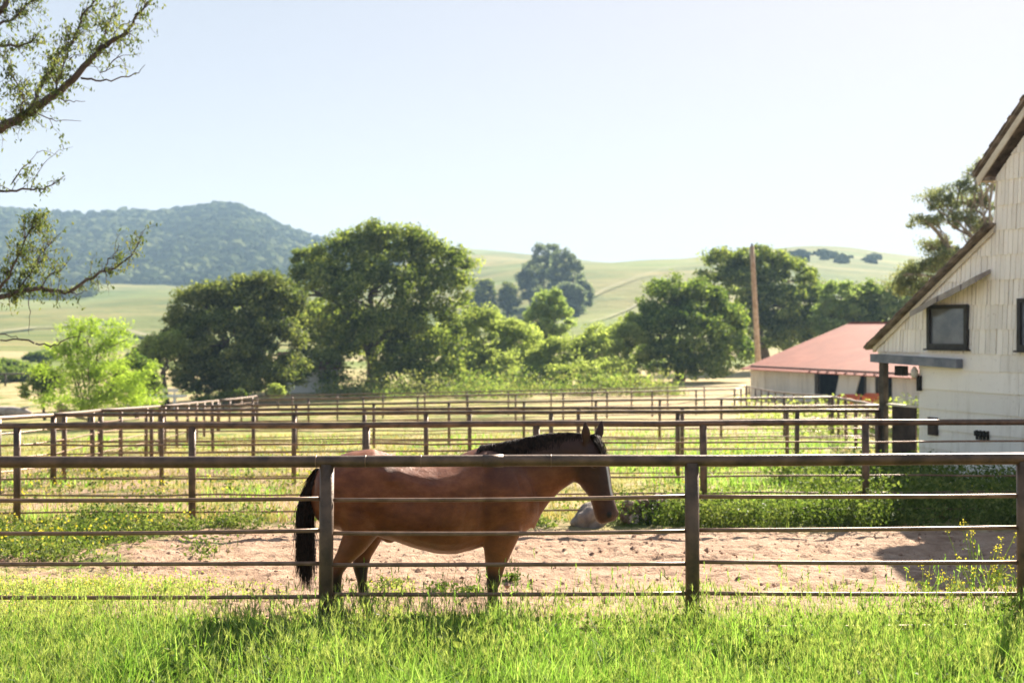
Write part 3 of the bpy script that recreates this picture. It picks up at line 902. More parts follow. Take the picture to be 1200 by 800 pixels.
def barn():
    B = np.array((10.71, 26.4, 0)); d = np.array((-.387, .922, 0)); nrm = np.array((.922, .387, 0)); z = np.array((0, 0, 1.0))
    gzb = gz(B[0], B[1])
    t_ = empty('white_barn', (9.42, 23.23, -.80)); t_.scale = (.88, .88, .88)
    tag(t_, 'weathered white shingled barn with a raised centre, brown eaves and a porch', 'barn')
    ax = (d, nrm, z); org = np.array((0, 0, -gzb))          # local coordinates with world heights
    def WP(px, py):
        a = (px - 600) / F
        t = (B[0] - B[1] * a) / (.922 * a + .387)
        Y = B[1] + .922 * t
        return t, CAMZ + (HY - py) / F * Y
    TP, SL = -1.1, 1.0
    def roofz(t):
        if t > 0: return 4.36 - .677 * t
        if t > 2 * TP: return 5.49 + SL * (-TP - abs(t - TP))
        return 4.36 - .677 * (2 * TP - t)
    zb = gz(12, 28) - .4
    zsplit = 1.55
    # structure behind the cladding
    mb = MB()
    poly = [(2.42, zb), (2.42, 1.35), (3.95, 1.35), (3.95, roofz(3.95) - .02), (.001, roofz(.001) - .02), (-.001, 5.47), (TP, roofz(TP) - .02), (2 * TP + .001, 5.47), (2 * TP - .001, roofz(2*TP-.01) - .02), (-6.2, roofz(-6.2) - .02), (-6.2, zb)]
    mb.prism(poly[::-1], .03, .16, ax, org)
    # boards: long rows of shakes above, wide lap planks below
    zz = zsplit; row = 0
    def clipped(t0, t1, z0, z1, th0, th1, mb):
        a, b = min(z1, roofz(t0) - .03), min(z1, roofz(t1) - .03)
        if a < z0 + .02 and b < z0 + .02: return
        a, b = max(a, z0 + .005), max(b, z0 + .005)
        v = []
        for (t, zt) in ((t0, a), (t1, b)):
            v += [org + d*t + z*z0 + nrm*.03, org + d*t + z*z0 - nrm*th0, org + d*t + z*zt - nrm*th1, org + d*t + z*zt + nrm*.03]
        mb.add(v, [(0, 1, 2, 3), (7, 6, 5, 4), (0, 4, 5, 1), (1, 5, 6, 2), (2, 6, 7, 3), (3, 7, 4, 0)])
    while zz < 7.0:
        h = .545
        t = -6.2
        while t < 3.95:
            w = random.choice([.10, .12, .13, .15, .17]) * random.uniform(.9, 1.1)
            te = min(t + w, 3.95)
            if not (t < 0 < te) and not (t < 2*TP < te):
                if max(roofz(t), roofz(te)) > zz + .03 and not (te > 2.3 and zz < 1.4):
                    gap = random.choice([.008, .01, .014, .02, .028])
                    clipped(t, te - gap, zz - .012 + random.uniform(-.008, .008), zz + h, .034 + random.uniform(0, .008), .012, mb)
            else:
                e = 0 if t < 0 < te else 2 * TP
                if e - t > .04: clipped(t, e - .006, zz, zz + h, .034, .012, mb)
                te = e
            t = te
        zz += h
    mb.build('wall', M['white'], t_)
    mb = MB(); zz = zb
    hs = [.47] * 9
    while zz < zsplit - .02:
        h = min(.47, zsplit - zz)
        t = -6.2
        while t < 2.42:
            te = min(t + random.uniform(1.6, 3.4), 2.42)
            clipped(t, te - .008, zz - .012 + random.uniform(-.012, .012), zz + h, .034 + random.uniform(0, .006), .012, mb)
            t = te
        zz += h
    mb.build('plank_wall', M['white2'], t_)
    # side walls running back
    mb = MB()
    mb.prism([(2.36, zb), (2.46, zb), (2.46, 2.72), (2.36, 2.74)], .17, 12, ax, org)
    mb.prism([(-.13, 4.2), (-.03, 4.2), (-.03, 5.42), (-.13, 5.5)], .17, 12, ax, org)
    mb.prism([(2*TP+.03, 4.2), (2*TP+.13, 4.2), (2*TP+.13, 5.5), (2*TP+.03, 5.42)], .17, 12, ax, org)
    mb.prism([(-6.15, zb), (-6.05, zb), (-6.05, roofz(-6.05) - .1), (-6.15, roofz(-6.15) - .1)], .17, 12, ax, org)
    mb.prism([(2.4, zb), (-6.1, zb), (-6.1, 1.6), (0, 4.2), (2.4, 2.6)], 12, 12.1, ax, org)
    mb.build('side_wall', M['white2'], t_)
    # roofs
    def roof(name, a, b, th=.065, ov=.24):
        mb = MB()
        (ta, za), (tb, zbb) = a, b
        mb.prism([(ta, za), (tb, zbb), (tb, zbb + th), (ta, za + th)], -ov, 12.4, ax, org)
        # ragged shake butts along the rake
        L = math.hypot(tb - ta, zbb - za); n = int(L / .12)
        sl = (zbb - za) / (tb - ta) if tb != ta else 0
        for i in range(n):
            f0 = i / n; f1 = (i + random.uniform(.8, 1.25)) / n
            t0, t1 = ta + (tb - ta) * f0, ta + (tb - ta) * min(f1, 1.02)
            z0 = za + (t0 - ta) * sl + th; z1 = za + (t1 - ta) * sl + th
            e = random.uniform(.01, .05); u = random.uniform(.006, .03)
            mb.prism([(t0, z0 + .003), (t1, z1 + .003), (t1, z1 + .02 + u * .4), (t0, z0 + .02 + u)], -ov - e, 1.0, ax, org)
        return mb.build(name, M['shake'], t_)
    roof('roof', (.45, 5.50), (TP, 5.50 + SL * (.45 - TP)))
    roof('roof', (2*TP - .45, 5.50), (TP - .002, 5.50 + SL * (.45 - TP) - .004))
    roof('lean_roof', (4.12, 4.36 - .677 * 4.12 + .03), (-.0, 4.39), .035)
    roof('lean_roof', (2*TP - 4.12, 4.36 - .677 * 4.32 + .03), (2*TP, 4.39), .09)
    # shakes hanging over the low eave
    mb = MB()
    for i in range(26):
        nn = -.27 + i * .1 + random.uniform(-.03, .03); L = random.uniform(.0, .18)
        zt = 4.39 - .677 * 4.02 + .04
        mb.prism([(3.98, zt + .03), (4.08 + L, zt - .06 - .6 * L - random.uniform(0, .04)), (4.08 + L, zt - .03 - .6 * L), (3.98, zt + .07)], nn, nn + random.uniform(.07, .14), ax, org)
    mb.build('eave_shakes', M['shake'], t_)
    # barge boards in bare pale timber under the rake
    mb = MB()
    mb.prism([(4.0, roofz(4.0) - .13), (.02, roofz(.02) - .13), (.02, roofz(.02) - .02), (4.0, roofz(4.0) - .02)], -.085, -.045, ax, org)
    mb.prism([(.38, 5.44), (TP, 5.44 + SL * (.38 - TP)), (TP, 5.46 + SL * (.38 - TP) - .2), (.32, 5.3)], -.23, -.19, ax, org)
    mb.build('barge_board', M['trimpale'], t_)
    mb = MB()
    mb.prism([(.43, 5.38), (.01, 5.38), (.01, 5.45), (.43, 5.45)], -.18, 12.2, ax, org)
    mb.build('soffit', M['shake'], t_)
    # windows
    for (x0, y0, x1, y1) in ((1090, 357, 1137, 407), (1196, 349, 1236, 409)):
        ta, _ = WP(x0, y0); tb, _ = WP(x1, y0)
        tm = (ta + tb) / 2; Ym = B[1] + .922 * tm
        z1 = CAMZ + (HY - y0) / F * Ym; z0 = CAMZ + (HY - y1) / F * Ym
        fr = MB(); w = .09
        for (a, b, c, e) in ((tb, ta, z0 - .03, z0 + w), (tb, ta, z1 - w, z1), (tb, tb + w, z0 + w, z1 - w), (ta - w, ta, z0 + w, z1 - w)):
            fr.prism([(a, c), (b, c), (b, e), (a, e)], -.11, .02, ax, org)
        fr.prism([(tb - .05, z0 - .07), (ta + .05, z0 - .07), (ta + .05, z0 - .031), (tb - .05, z0 - .031)], -.16, -.02, ax, org)
        o = fr.build('window', M['frame'], t_)
        pn = MB(); pn.prism([(tb + w - .01, z0 + w - .01), (ta - w + .01, z0 + w - .01), (ta - w + .01, z1 - w + .01), (tb + w - .01, z1 - w + .01)], -.05, -.042, ax, org)
        pn.build('pane', M['pane'], o)
    # plank awning above the window
    ta, za = WP(1083, 360); tb, zb_ = WP(1163, 318)
    mb = MB(); n = 9
    for i in range(n):
        f0, f1 = i / n, (i + .96) / n
        t0, t1 = ta + (tb - ta) * f0, ta + (tb - ta) * f1; z0, z1 = za + (zb_ - za) * f0, za + (zb_ - za) * f1
        e = random.uniform(-.03, .03); q = random.uniform(-.01, .01)
        V = []
        for (t, zq) in ((t0, z0 + q), (t1, z1 + q)):
            for (nn, dz) in ((-.04, -.03), (-.46 + e, -.24), (-.46 + e, -.10), (-.04, .06)):
                V.append(org + d * t + nrm * nn + z * (zq + dz))
        mb.add(V, [(0, 1, 2, 3), (7, 6, 5, 4), (0, 4, 5, 1), (1, 5, 6, 2), (2, 6, 7, 3), (3, 7, 4, 0)])
    mb.build('awning', M['awning'], t_)
    # porch beam, posts, gate
    mb = MB(); mb.prism([(.97, 1.20), (3.92, 1.27), (3.92, 1.47), (.97, 1.41)], -.24, -.05, ax, org); mb.build('beam', M['beam'], t_)
    for nn in (-.16, 2.6, 5.4, 8.2):
        gzp = gz(*(B[:2] + d[:2] * 3.6 + nrm[:2] * nn))
        mb = MB(); mb.prism([(3.52, gzp - .3), (3.68, gzp - .3), (3.68, 1.26), (3.52, 1.26)], nn, nn + .16, ax, org); mb.build('porch_post', M['wood_dark'], t_)
    mb = MB(); t = 2.50
    while t < 3.30:
        mb.prism([(t, zb + .3), (t + .135, zb + .3), (t + .135, .20), (t, .20)], -.05, -.01, ax, org); t += .14
    gate = mb.build('gate', M['gatewood'], t_)
    mb = MB(); mb.prism([(2.46, .205), (3.5, .205), (3.5, .255), (2.46, .255)], -.09, .05, ax, org); mb.build('gate_cap', M['trimpale'], gate)
    mb = MB(); mb.prism([(3.02, .95), (3.30, .95), (3.30, 1.19), (3.02, 1.19)], .0, .18, ax, org); mb.build('hanging_board', M['black'], t_)
    mb = MB()
    c = org + d * 2.44 + nrm * -.14
    mb.tube([c + z * .92, c + z * .98, c + z * 1.1, c + z * 1.16, c + z * 1.2], [.05, .085, .09, .05, .02], 10); mb.build('lantern', M['trimpale'], t_, True)
    mb = MB()
    mb.prism([(2.30, .62), (2.42, .62), (2.42, .98), (2.30, .98)], -.10, -.04, ax, org); mb.build('bracket', M['black'], t_)
    ta, za = WP(1161, 516); tb, zb2 = WP(1144, 503)
    mb = MB()
    for i in range(4):
        t = ta + (tb - ta) * i / 4
        mb.prism([(t, za), (t + .045, za), (t + .045, zb2), (t, zb2)], -.075, -.04, ax, org)
    mb.prism([(ta, za + .08), (tb, za + .08), (tb, zb2 - .02), (ta, zb2 - .02)], -.065, -.045, ax, org)
    mb.build('vent', M['black'], t_)
    ta, za = WP(1101, 510); tb, zb2 = WP(1090, 488)
    mb = MB(); mb.prism([(ta, za), (tb, za), (tb, zb2), (ta, zb2)], -.075, -.03, ax, org); mb.build('hatch', M['gatewood'], t_)
    return t_
barn()

# ------------------------------------------------------------------ red roofed shed
def red_shed():
    A = np.array((19.0, 95.0, 0)); w = np.array((.403, -.914, 0)); b = np.array((.915, .403, 0)); z = np.array((0, 0, 1.))
    g0 = min(gz(A[0], A[1]), gz(*(A + w * 20)[:2])) - .3
    t_ = empty('open_shed', (A[0], A[1], gz(A[0], A[1])))
    tag(t_, 'long white shed with a faded red metal roof and broken open front', 'shed')
    ax = (w, b, z); org = np.array((0, 0, -t_.location.z))
    def s_at(px):
        a = (px - 600) / F
        return (A[1] * a - A[0]) / (.403 + .914 * a)
    EZ, RZ, RW, L = -.95, 2.5, 10.2, 24
    rm, nt, no, ln = newmat('faded_red_metal')
    tc = N(nt, 'ShaderNodeTexCoord'); n1 = noise_n(nt, .5, 6, tc.outputs['Object'], .7); n2 = noise_n(nt, 3, 4, tc.outputs['Object'])
    c = ramp(nt, n1, [(.3, (.24, .052, .026)), (.55, (.33, .082, .042)), (.75, (.40, .122, .07))])
    c = mixc(nt, mrange(nt, n2, .6, .75, 0, .4), c, (.30, .12, .08))
    bs = N(nt, 'ShaderNodeBsdfPrincipled'); ln.new(c, bs.inputs['Base Color']); bs.inputs['Roughness'].default_value = .7
    bs.inputs['Specular IOR Level'].default_value = .2
    o = N(nt, 'ShaderNodeOutputMaterial'); ln.new(bs.outputs[0], o.inputs[0])
    # corrugated sheets as real ribs
    for sgn in (0, 1):
        V = []; nn = int(L / .1)
        for i in range(nn + 1):
            s = -.4 + i * L / nn; rip = .018 * math.sin(i * math.pi / 2.0)
            for (q, zz) in ((-.7, EZ - .24), (RW, RZ)) if sgn == 0 else ((RW + .002, RZ - .003), (2 * RW + .7, EZ - .24)):
                for dz in (0, .05):
                    V.append(org + w * s + b * q + z * (zz + rip + dz + .05))
        Fc = []
        for i in range(nn):
            k = i * 4
            Fc += [(k, k+2, k+6, k+4), (k+1, k+5, k+7, k+3), (k, k+4, k+5, k+1), (k+2, k+3, k+7, k+6)]
        Fc += [(0, 1, 3, 2), (nn*4, nn*4+2, nn*4+3, nn*4+1)]
        link('roof', mesh('roof', np.array(V), Fc, [rm]), t_)
    mb = MB(); mb.prism([(-.4, RZ + .06), (L - .4, RZ + .06), (L - .4, RZ + .13), (-.4, RZ + .13)], RW - .2, RW + .2, ax, org); mb.build('ridge_cap', rm, t_)
    wm = paint_mat('peeling_white_boards', (.70, .66, .60), (.30, .24, .18), .6, streak=.8)
    def boards(s0, s1, z0, z1, mb, off=0.0, wd=.3):
        s = s0
        while s < s1 - .02:
            e = min(s + wd * random.uniform(.8, 1.1), s1)
            mb.prism([(s, z0), (e - .015, z0), (e - .015, z1 - random.uniform(0, .05)), (s, z1 - random.uniform(0, .05))], off - random.uniform(.03, .05), off, ax, org)
            s = e
    mb = MB(); boards(0, s_at(955), g0, EZ, mb); mb.build('wall', wm, t_)
    mb = MB(); boards(s_at(1046), L - 2, g0, EZ, mb); mb.build('wall', wm, t_)
    mb = MB(); mb.prism([(0, g0), (.1, g0), (.1, EZ), (0, EZ)], .02, 2 * RW, ax, org)
    V = [org + w * .0 + b * q + z * h for q, h in ((0, EZ), (RW, RZ - .05), (2 * RW, EZ))] + [org + w * .1 + b * q + z * h for q, h in ((0, EZ), (RW, RZ - .05), (2 * RW, EZ))]
    mb.add(V, [(0, 1, 2), (5, 4, 3), (0, 3, 4, 1), (1, 4, 5, 2), (2, 5, 3, 0)])
    mb.build('end_wall', wm, t_)
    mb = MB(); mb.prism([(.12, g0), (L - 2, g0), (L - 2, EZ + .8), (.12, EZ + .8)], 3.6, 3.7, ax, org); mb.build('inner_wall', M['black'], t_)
    mb = MB(); mb.prism([(.1, EZ - .02), (L - 2, EZ - .02), (L - 2, EZ + .14), (.1, EZ + .14)], -.12, .02, ax, org); mb.build('eave_beam', M['wood_dark'], t_)
    for k in range(9):
        s = s_at(955) + k * 1.0
        mb = MB(); mb.prism([(s, EZ - .18), (s + .12, EZ - .18), (s + .12, EZ - .02), (s, EZ - .02)], -.6, 1, ax, org); mb.build('rafter_end', M['wood_dark'], t_)
    for px in (956, 1013, 1028, 1045):
        s = s_at(px); mb = MB(); mb.prism([(s, g0), (s + .22, g0), (s + .22, EZ - .03), (s, EZ - .03)], -.02, .2, ax, org); mb.build('post', M['wood_dark'], t_)
    # hung and leaning white panels
    s0, s1 = s_at(983), s_at(1011)
    mb = MB(); mb.prism([(s0 - .4, g0 + .2), (s1 - 1.0, g0 + .2), (s1, EZ - .12), (s0 + .3, EZ - .12)], -.18, -.10, ax, org); pn = mb.build('panel', wm, t_)
    s0, s1 = s_at(1017), s_at(1027)
    mb = MB(); boards(s0, s1, g0, EZ - .1, mb, -.05); mb.build('panel', wm, t_)
    return A, w, b, s_at
red_shed()

def small_things():
    # small house under the oaks
    X, Y = P(362, 0, 112).x, 112.0; g = gz(X, Y)
    t = empty('small_house', (X, Y, g), R(18)); tag(t, 'small white house with a brown red roof, half hidden under the oak branches', 'house')
    wm = paint_mat('white_house_paint', (.78, .76, .74), (.5, .46, .4))
    rf = simple('brown_red_roof', (.22, .09, .06), (.36, .17, .12), 2, .8, .3, 9)
    mb = MB(); I = np.eye(3)
    mb.prism([(-2.4, -.3), (2.4, -.3), (2.4, 2.2), (-2.4, 2.2)], -2, 2, I, (0, 0, 0)); mb.build('wall', wm, t)
    mb = MB(); mb.add([(-2.9, -2.5, 2.1), (2.9, -2.5, 2.1), (2.9, 0, 3.7), (-2.9, 0, 3.7), (-2.9, 2.5, 2.1), (2.9, 2.5, 2.1), (-2.9, 0, 2.25), (2.9, 0, 2.25)],
                      [(0, 1, 2, 3), (3, 2, 5, 4), (0, 3, 4, 6), (1, 7, 5, 2), (0, 6, 7, 1), (6, 4, 5, 7)]); mb.build('roof', rf, t)
    for x in (-1.2, 1.1):
        mb = MB(); mb.prism([(x - .45, .9), (x + .45, .9), (x + .45, 1.9), (x - .45, 1.9)], -2.05, -1.98, I, (0, 0, 0)); f = mb.build('window', M['pane'], t)
    # utility pole
    Yp = 104.0; a = P(890, 470, Yp); g = gz(a.x, Yp); top = P(881, 289, Yp)
    t = empty('utility_pole', (a.x, Yp, g)); tag(t, 'tall bare brown utility pole leaning slightly, behind the corner of the red roofed shed', 'pole')
    mb = MB(); o = Vector((a.x, Yp, g))
    pts = [Vector((a.x + .05, Yp, g - .5)).lerp(top, f) - o for f in np.linspace(0, 1, 8)]
    mb.tube(pts, list(np.linspace(.27, .2, 8)), 12, True, .03); mb.build('pole', simple('weathered_pole', (.33, .22, .14), (.5, .37, .26), 3, .85, .4, 20), t, True)
    tp = top - o
    mb = MB(); mb.box((-.04, -.18, -.25), (.04, .18, .02)); mb.tube([(0, 0, .02), (0, 0, .22), (0, 0, .3)], [.1, .08, .03], 8); mb.build('insulator', M['wood_dark'], t, loc=tp)
    # pale boards raised on posts, far left
    Y = 86.0; a = P(192, 470, Y); g = gz(a.x, Y)
    t = empty('plank_trailer', (a.x, Y, g), R(-6)); tag(t, 'low white flat trailer of planks parked between the lime tree and the dark round oak', 'trailer')
    wm2 = simple('bright_white_planks', (.62, .62, .62), (.8, .8, .8), 2, .5, .1)
    mb = MB(); mb.box((-1.7, -.6, 1.0), (1.5, .6, 1.12)); mb.build('bed', wm2, t)
    mb = MB(); mb.box((-1.6, -.62, 1.42), (-.4, -.56, 1.6)); mb.box((.1, -.62, 1.4), (1.3, -.56, 1.62)); mb.build('side_board', wm2, t)
    for x in (-1.5, 1.0):
        mb = MB(); mb.box((x - .09, -.55, -.1), (x + .09, -.4, .999)); mb.build('post', wm2, t)
        mb = MB(); mb.box((x - .05, -.56, 1.121), (x + .05, -.5, 1.419)); mb.build('post', wm2, t)
    for x in (-.5, .3):
        mb = MB(); mb.tube([(x, -.55, .36), (x, -.35, .36)], .36, 16); mb.build('wheel', M['black'], t, True)
    # weathered log and leaning stump, far left
    wood = simple('grey_dead_wood', (.26, .22, .2), (.46, .41, .37), 2.5, .9, .6, 14)
    Y = 80.0; a = P(12, 466, Y); g = gz(a.x, Y)
    o = empty('fallen_log', (a.x, Y, g)); tag(o, 'thick grey fallen log lying in the grass beside the lime green tree', 'log')
    mb = MB(); mb.tube([(-2.6, 0, .3), (-1.2, .1, .34), (.2, 0, .36), (1.1, -.1, .3), (1.5, -.15, .24)], [.36, .34, .32, .25, .1], 10, True, .12); mb.build('log', wood, o, True)
    mb = MB(); mb.tube([(.5, 0, .4), (1.0, -.1, .62), (1.4, -.2, .68)], [.13, .08, .04], 7, True, .1); mb.build('branch', wood, o, True)
    X, Y = -24.0, 64.0; g = gz(X, Y)
    o = empty('broken_trunk', (X, Y, g)); tag(o, 'short broken pale trunk leaning at the foot of the lime green tree', 'stump')
    mb = MB(); mb.tube([(-.2, 0, -.1), (-.2, 0, .6), (-.1, 0, 1.1), (-.05, 0, 1.25)], [.26, .22, .2, .12], 10, True, .1); mb.build('stump', simple('reddish_dead_wood', (.3, .19, .12), (.48, .34, .24), 3, .9, .5, 14), o, True)
    mb = MB(); mb.tube([(-.3, -.05, 1.3), (.2, -.1, 1.02), (.9, -.2, .62), (1.3, -.2, .5)], [.16, .15, .11, .05], 9, True, .1); mb.build('branch', M['bark_pale'], o, True)
    # wooden rail fence on the far left
    Y = 122.0
    t = empty('wooden_fence', (P(0, 0, Y).x, Y, gz(P(0, 0, Y).x, Y))); tag(t, 'plain brown wooden rail fence before the distant pale field', 'fence')
    mb = MB(); mb.tube([(-6, 0, 1.25), (-2, 0, 1.22), (2.9, 0, 1.25)], .09, 8); mb.build('rail', M['wood_dark'], t, True)
    for x in (-5, -2.2, .5, 2.9):
        mb = MB(); mb.tube([(x, .1, -.3), (x, .1, 1.3)], .12, 8); mb.build('post', M['wood_dark'], t, True)
    # orange red trough panels by the shed
    om = simple('faded_orange_red_paint', (.32, .08, .035), (.46, .15, .07), 4, .6, .2)
    for i, (px, wd, lab) in enumerate(((1024, .55, 'faded orange red feed bin with a sloped rim, in front of the narrow shed panel'), (994, .6, 'low orange red feed bin below the leaning white shed panel'))):
        Y = 72.0 - i * 1.2; X = P(px, 0, Y).x; g = gz(X, Y)
        o = empty('feed_bin', (X, Y, g), R(-30)); tag(o, lab, 'feed bin')
        mb = MB(); mb.add([(-wd, -.4, .25), (wd, -.4, .25), (wd * .9, .4, .25), (-wd * .9, .4, .25), (-wd * 1.1, -.55, 1.0), (wd * 1.1, -.55, 1.0), (wd, .5, 1.15), (-wd, .5, 1.15)],
                          [(3, 2, 1, 0), (0, 1, 5, 4), (1, 2, 6, 5), (2, 3, 7, 6), (3, 0, 4, 7)]); mb.build('tub', om, o)
        for sx in (-1, 1):
            mb = MB(); mb.box((sx * wd * .8 - .05, -.3, -.1), (sx * wd * .8 + .05, .3, .249)); mb.build('leg', om, o)
    # pale boulder and cut logs behind the horse's muzzle
    X, Y = ground_at(692, 617); g = gz(X, Y)
    me = bpy.data.meshes.new('boulder')
    import bmesh
    bm = bmesh.new(); bmesh.ops.create_icosphere(bm, subdivisions=4, radius=.27)
    for v in bm.verts:
        p = v.co.copy(); k = 1 + .5 * mnoise.noise(p * 3.4 + Vector((3.1, 0, 1))) + .14 * mnoise.noise(p * 9) + .03 * mnoise.noise(p * 18)
        v.co = Vector((p.x * 1.0, p.y * .9, p.z * .82)) * k
    bm.to_mesh(me); bm.free()
    for p in me.polygons: p.use_smooth = True
    me.materials.append(simple('pale_rock', (.15, .12, .10), (.34, .28, .235), 4, .9, .8, 14, bdist=.03))
    o = link('boulder', me, None, (X, Y, g + .12)); tag(o, 'rounded pale grey boulder in the weeds just behind the horse muzzle', 'boulder')
    lw = simple('split_log_wood', (.10, .06, .045), (.24, .15, .11), 6, .9, .6, 20)
    le = simple('pale_cut_wood', (.55, .42, .36), (.68, .56, .5), 6, .9, .3)
    for i, (px, py, r, L, lab) in enumerate(((738, 596, .10, .3, 'short cut log lying nearest the horse muzzle in the weeds'), (752, 592, .11, .32, 'short cut log lying in the middle of three in the weeds'),
                                             (768, 596, .12, .34, 'short cut log lying nearest the front fence post in the weeds'))):
        X, Y = ground_at(px, 614); g = gz(X, Y)
        o = empty('cut_log', (X, Y + i * .1, g), R(20 - i * 25)); tag(o, lab, 'log', 'cut logs in the weeds')
        mb = MB(); mb.tube([(0, -L * .5, r), (0, L * .5, r * 1.05)], r, 14, True, .05); mb.tube([(.05, -L * .45, r * 2.6), (.02, L * .5, r * 2.7)], r * .85, 12, True, .05) ; mb.build('log', lw, o)
        mb = MB(); mb.tube([(0, -L * .5 - .004, r), (0, -L * .5 - .002, r)], r * .85, 14); mb.build('cut_face', le, o)
small_things()

# ------------------------------------------------------------------ trees
def trees():
    T = make_tree
    g = lambda x, Y: Vector((P(x, 0, Y).x, Y, gz(P(x, 0, Y).x, Y)))
    Y = 114
    T('oak_tree', 'largest broad oak with a dense dark green crown and thick forked trunk', 'tree', g(436, Y),
      lobes_px([(450, 310, 55, 44), (400, 315, 42, 36, -2), (505, 320, 45, 40, 1), (375, 350, 42, 40, -3), (440, 355, 62, 44, -4), (520, 350, 38, 34, -1), (385, 395, 42, 36), (455, 400, 55, 36, -4),
                (500, 395, 40, 34, -2), (470, 425, 36, 22, -3), (540, 312, 22, 22, 2), (420, 288, 32, 22), (475, 285, 30, 18), (365, 310, 22, 20), (382, 428, 26, 18, -4), (400, 440, 22, 14, -4), (470, 440, 40, 18, -4), (510, 425, 34, 24, -3), (425, 395, 50, 34, 3), (380, 385, 34, 34, 2)], Y),
      M['oak'], 780, 85, 1.25, .36, .55, 2, fork=.3, group='valley trees behind the paddocks')
    Y = 97
    T('oak_tree', 'wide dark low oak whose crown reaches down to the paddock fences', 'tree', g(280, Y),
      lobes_px([(235, 370, 36, 34), (290, 365, 44, 38), (330, 375, 36, 40, 1), (215, 400, 28, 36, -1), (260, 410, 50, 44, -3), (315, 415, 42, 44, -2), (275, 445, 66, 28, -3), (250, 345, 22, 16), (310, 340, 26, 18), (345, 428, 24, 20, 3), (335, 448, 26, 16, 1), (350, 385, 24, 30, 4), (230, 440, 36, 26, -3), (300, 450, 50, 20, -4)], Y),
      M['darkoak'], 700, 85, .95, .3, .4, 2, fork=-1.6, group='valley trees behind the paddocks')
    Y = 122
    T('willow_tree', 'pale green bushy tree touching the right side of the largest oak', 'tree', g(575, Y),
      lobes_px([(560, 405, 44, 40), (600, 410, 36, 34), (530, 425, 34, 30, -3), (580, 435, 56, 24, -5), (620, 432, 30, 24, -3), (570, 378, 26, 16), (545, 445, 40, 18, -6), (600, 445, 50, 16, -7), (535, 400, 24, 24, -1)], Y), M['willow'], 560, 75, .95, .3, .25, 2, fork=-1, group='valley trees behind the paddocks')
    Y = 150
    T('poplar_tree', 'slim upright light green tree rising above the pale bushes', 'tree', g(643, Y),
      lobes_px([(643, 360, 17, 20), (638, 380, 24, 22), (652, 378, 20, 22), (640, 400, 26, 20), (630, 372, 12, 14)], Y), M['poplar'], 150, 80, .9, .36, .2, group='valley trees behind the paddocks')
    Y = 118
    T('leafy_bush', 'rounded yellow green bush between the slim upright tree and the dark right hand trees', 'bush', g(680, Y),
      lobes_px([(660, 425, 40, 30), (700, 420, 38, 28, 2), (730, 405, 26, 26, 6), (690, 440, 46, 18, -3), (718, 438, 26, 18, -2), (745, 385, 18, 16, 10), (670, 445, 44, 14, -5), (725, 450, 36, 12, -6), (640, 440, 26, 18, -2), (700, 400, 24, 18, 4)], Y), M['willow'], 540, 75, .85, .28, .15, 2, fork=-2, group='valley trees behind the paddocks')
    Y = 128
    T('oak_tree', 'round dark green tree standing left of the utility pole', 'tree', g(795, Y),
      lobes_px([(785, 360, 38, 34), (815, 365, 36, 34, 1), (760, 395, 32, 38, -1), (800, 400, 48, 42, -3), (845, 385, 34, 34, 1), (855, 420, 30, 28), (780, 425, 44, 24, -2), (820, 432, 40, 18, -3)], Y),
      M['midgreen'], 540, 85, 1.05, .34, .35, 2, fork=-1.4, group='valley trees behind the paddocks')
    Y = 160
    T('oak_tree', 'tall dark tree behind the utility pole, rising above its neighbours', 'tree', g(895, Y),
      lobes_px([(850, 318, 30, 26), (890, 315, 34, 24), (925, 335, 34, 32), (870, 345, 44, 34, -2), (910, 370, 50, 36, -4), (945, 365, 30, 34, -1), (960, 385, 26, 30, -3), (880, 395, 50, 30, -3), (938, 395, 36, 24, -5)], Y),
      M['oak'], 520, 80, 1.35, .45, .45, 2, fork=2, group='valley trees behind the paddocks')
    Y = 150
    for i, (x, r, lab) in enumerate(((1086, 22, 'leafy light tree of the row touching the eave of the white barn'), (985, 26, 'bright green tree in the row above the red shed roof, nearest the tall dark tree'), (1018, 20, 'narrow dark tree in the row above the red shed roof'),
                                     (1052, 26, 'rounded mid green tree in the row above the red roof, beside the white barn'))):
        T('row_tree', lab, 'tree', g(x, Y), lobes_px([(x, 355, r, 24), (x - r * .4, 375, r * .8, 24), (x + r * .4, 378, r * .8, 24), (x, 395, r * 1.1, 18)], Y), M['midgreen'] if i == 2 else M['poplar'], 210, 75, 1.0, .4, .25, fork=1, group='valley trees behind the paddocks')
    Y = 62
    T('eucalyptus_tree', 'tall airy eucalyptus rising behind the white barn roof', 'tree', g(1155, Y),
      lobes_px([(1125, 225, 20, 12), (1098, 240, 26, 16), (1140, 240, 24, 14, 1), (1085, 262, 20, 10, -1), (1120, 262, 26, 14), (1150, 270, 24, 16, 1), (1100, 290, 30, 14), (1085, 320, 34, 18), (1120, 310, 34, 18, -1),
                (1060, 328, 22, 16), (1145, 205, 18, 10), (1170, 220, 24, 14, 1), (1135, 335, 34, 20), (1190, 260, 30, 26, 2), (1075, 340, 30, 14), (1155, 192, 14, 7)], Y),
      M['euca'], 330, 75, .5, .18, .16, 1, 'bark_pale', fork=4.0, asp=.35, fill=.7, nlimbs=16)
    # lime green young tree, left
    Y = 64
    T('lime_tree', 'bright lime green young tree in the sun on the left', 'tree', g(104, Y),
      lobes_px([(95, 400, 36, 26), (125, 410, 36, 28), (75, 415, 28, 20), (110, 440, 50, 28, -1), (140, 445, 34, 24), (85, 450, 32, 22), (120, 465, 46, 16, -1), (100, 385, 22, 14), (135, 388, 16, 12), (160, 455, 26, 20), (70, 470, 30, 12), (110, 475, 50, 10, -1), (160, 474, 34, 10), (50, 440, 16, 14), (180, 440, 12, 14)], Y),
      M['lime'], 400, 42, .62, .15, .07, 4, fork=-2.4, fill=.95, asp=.45)
    Y = 92
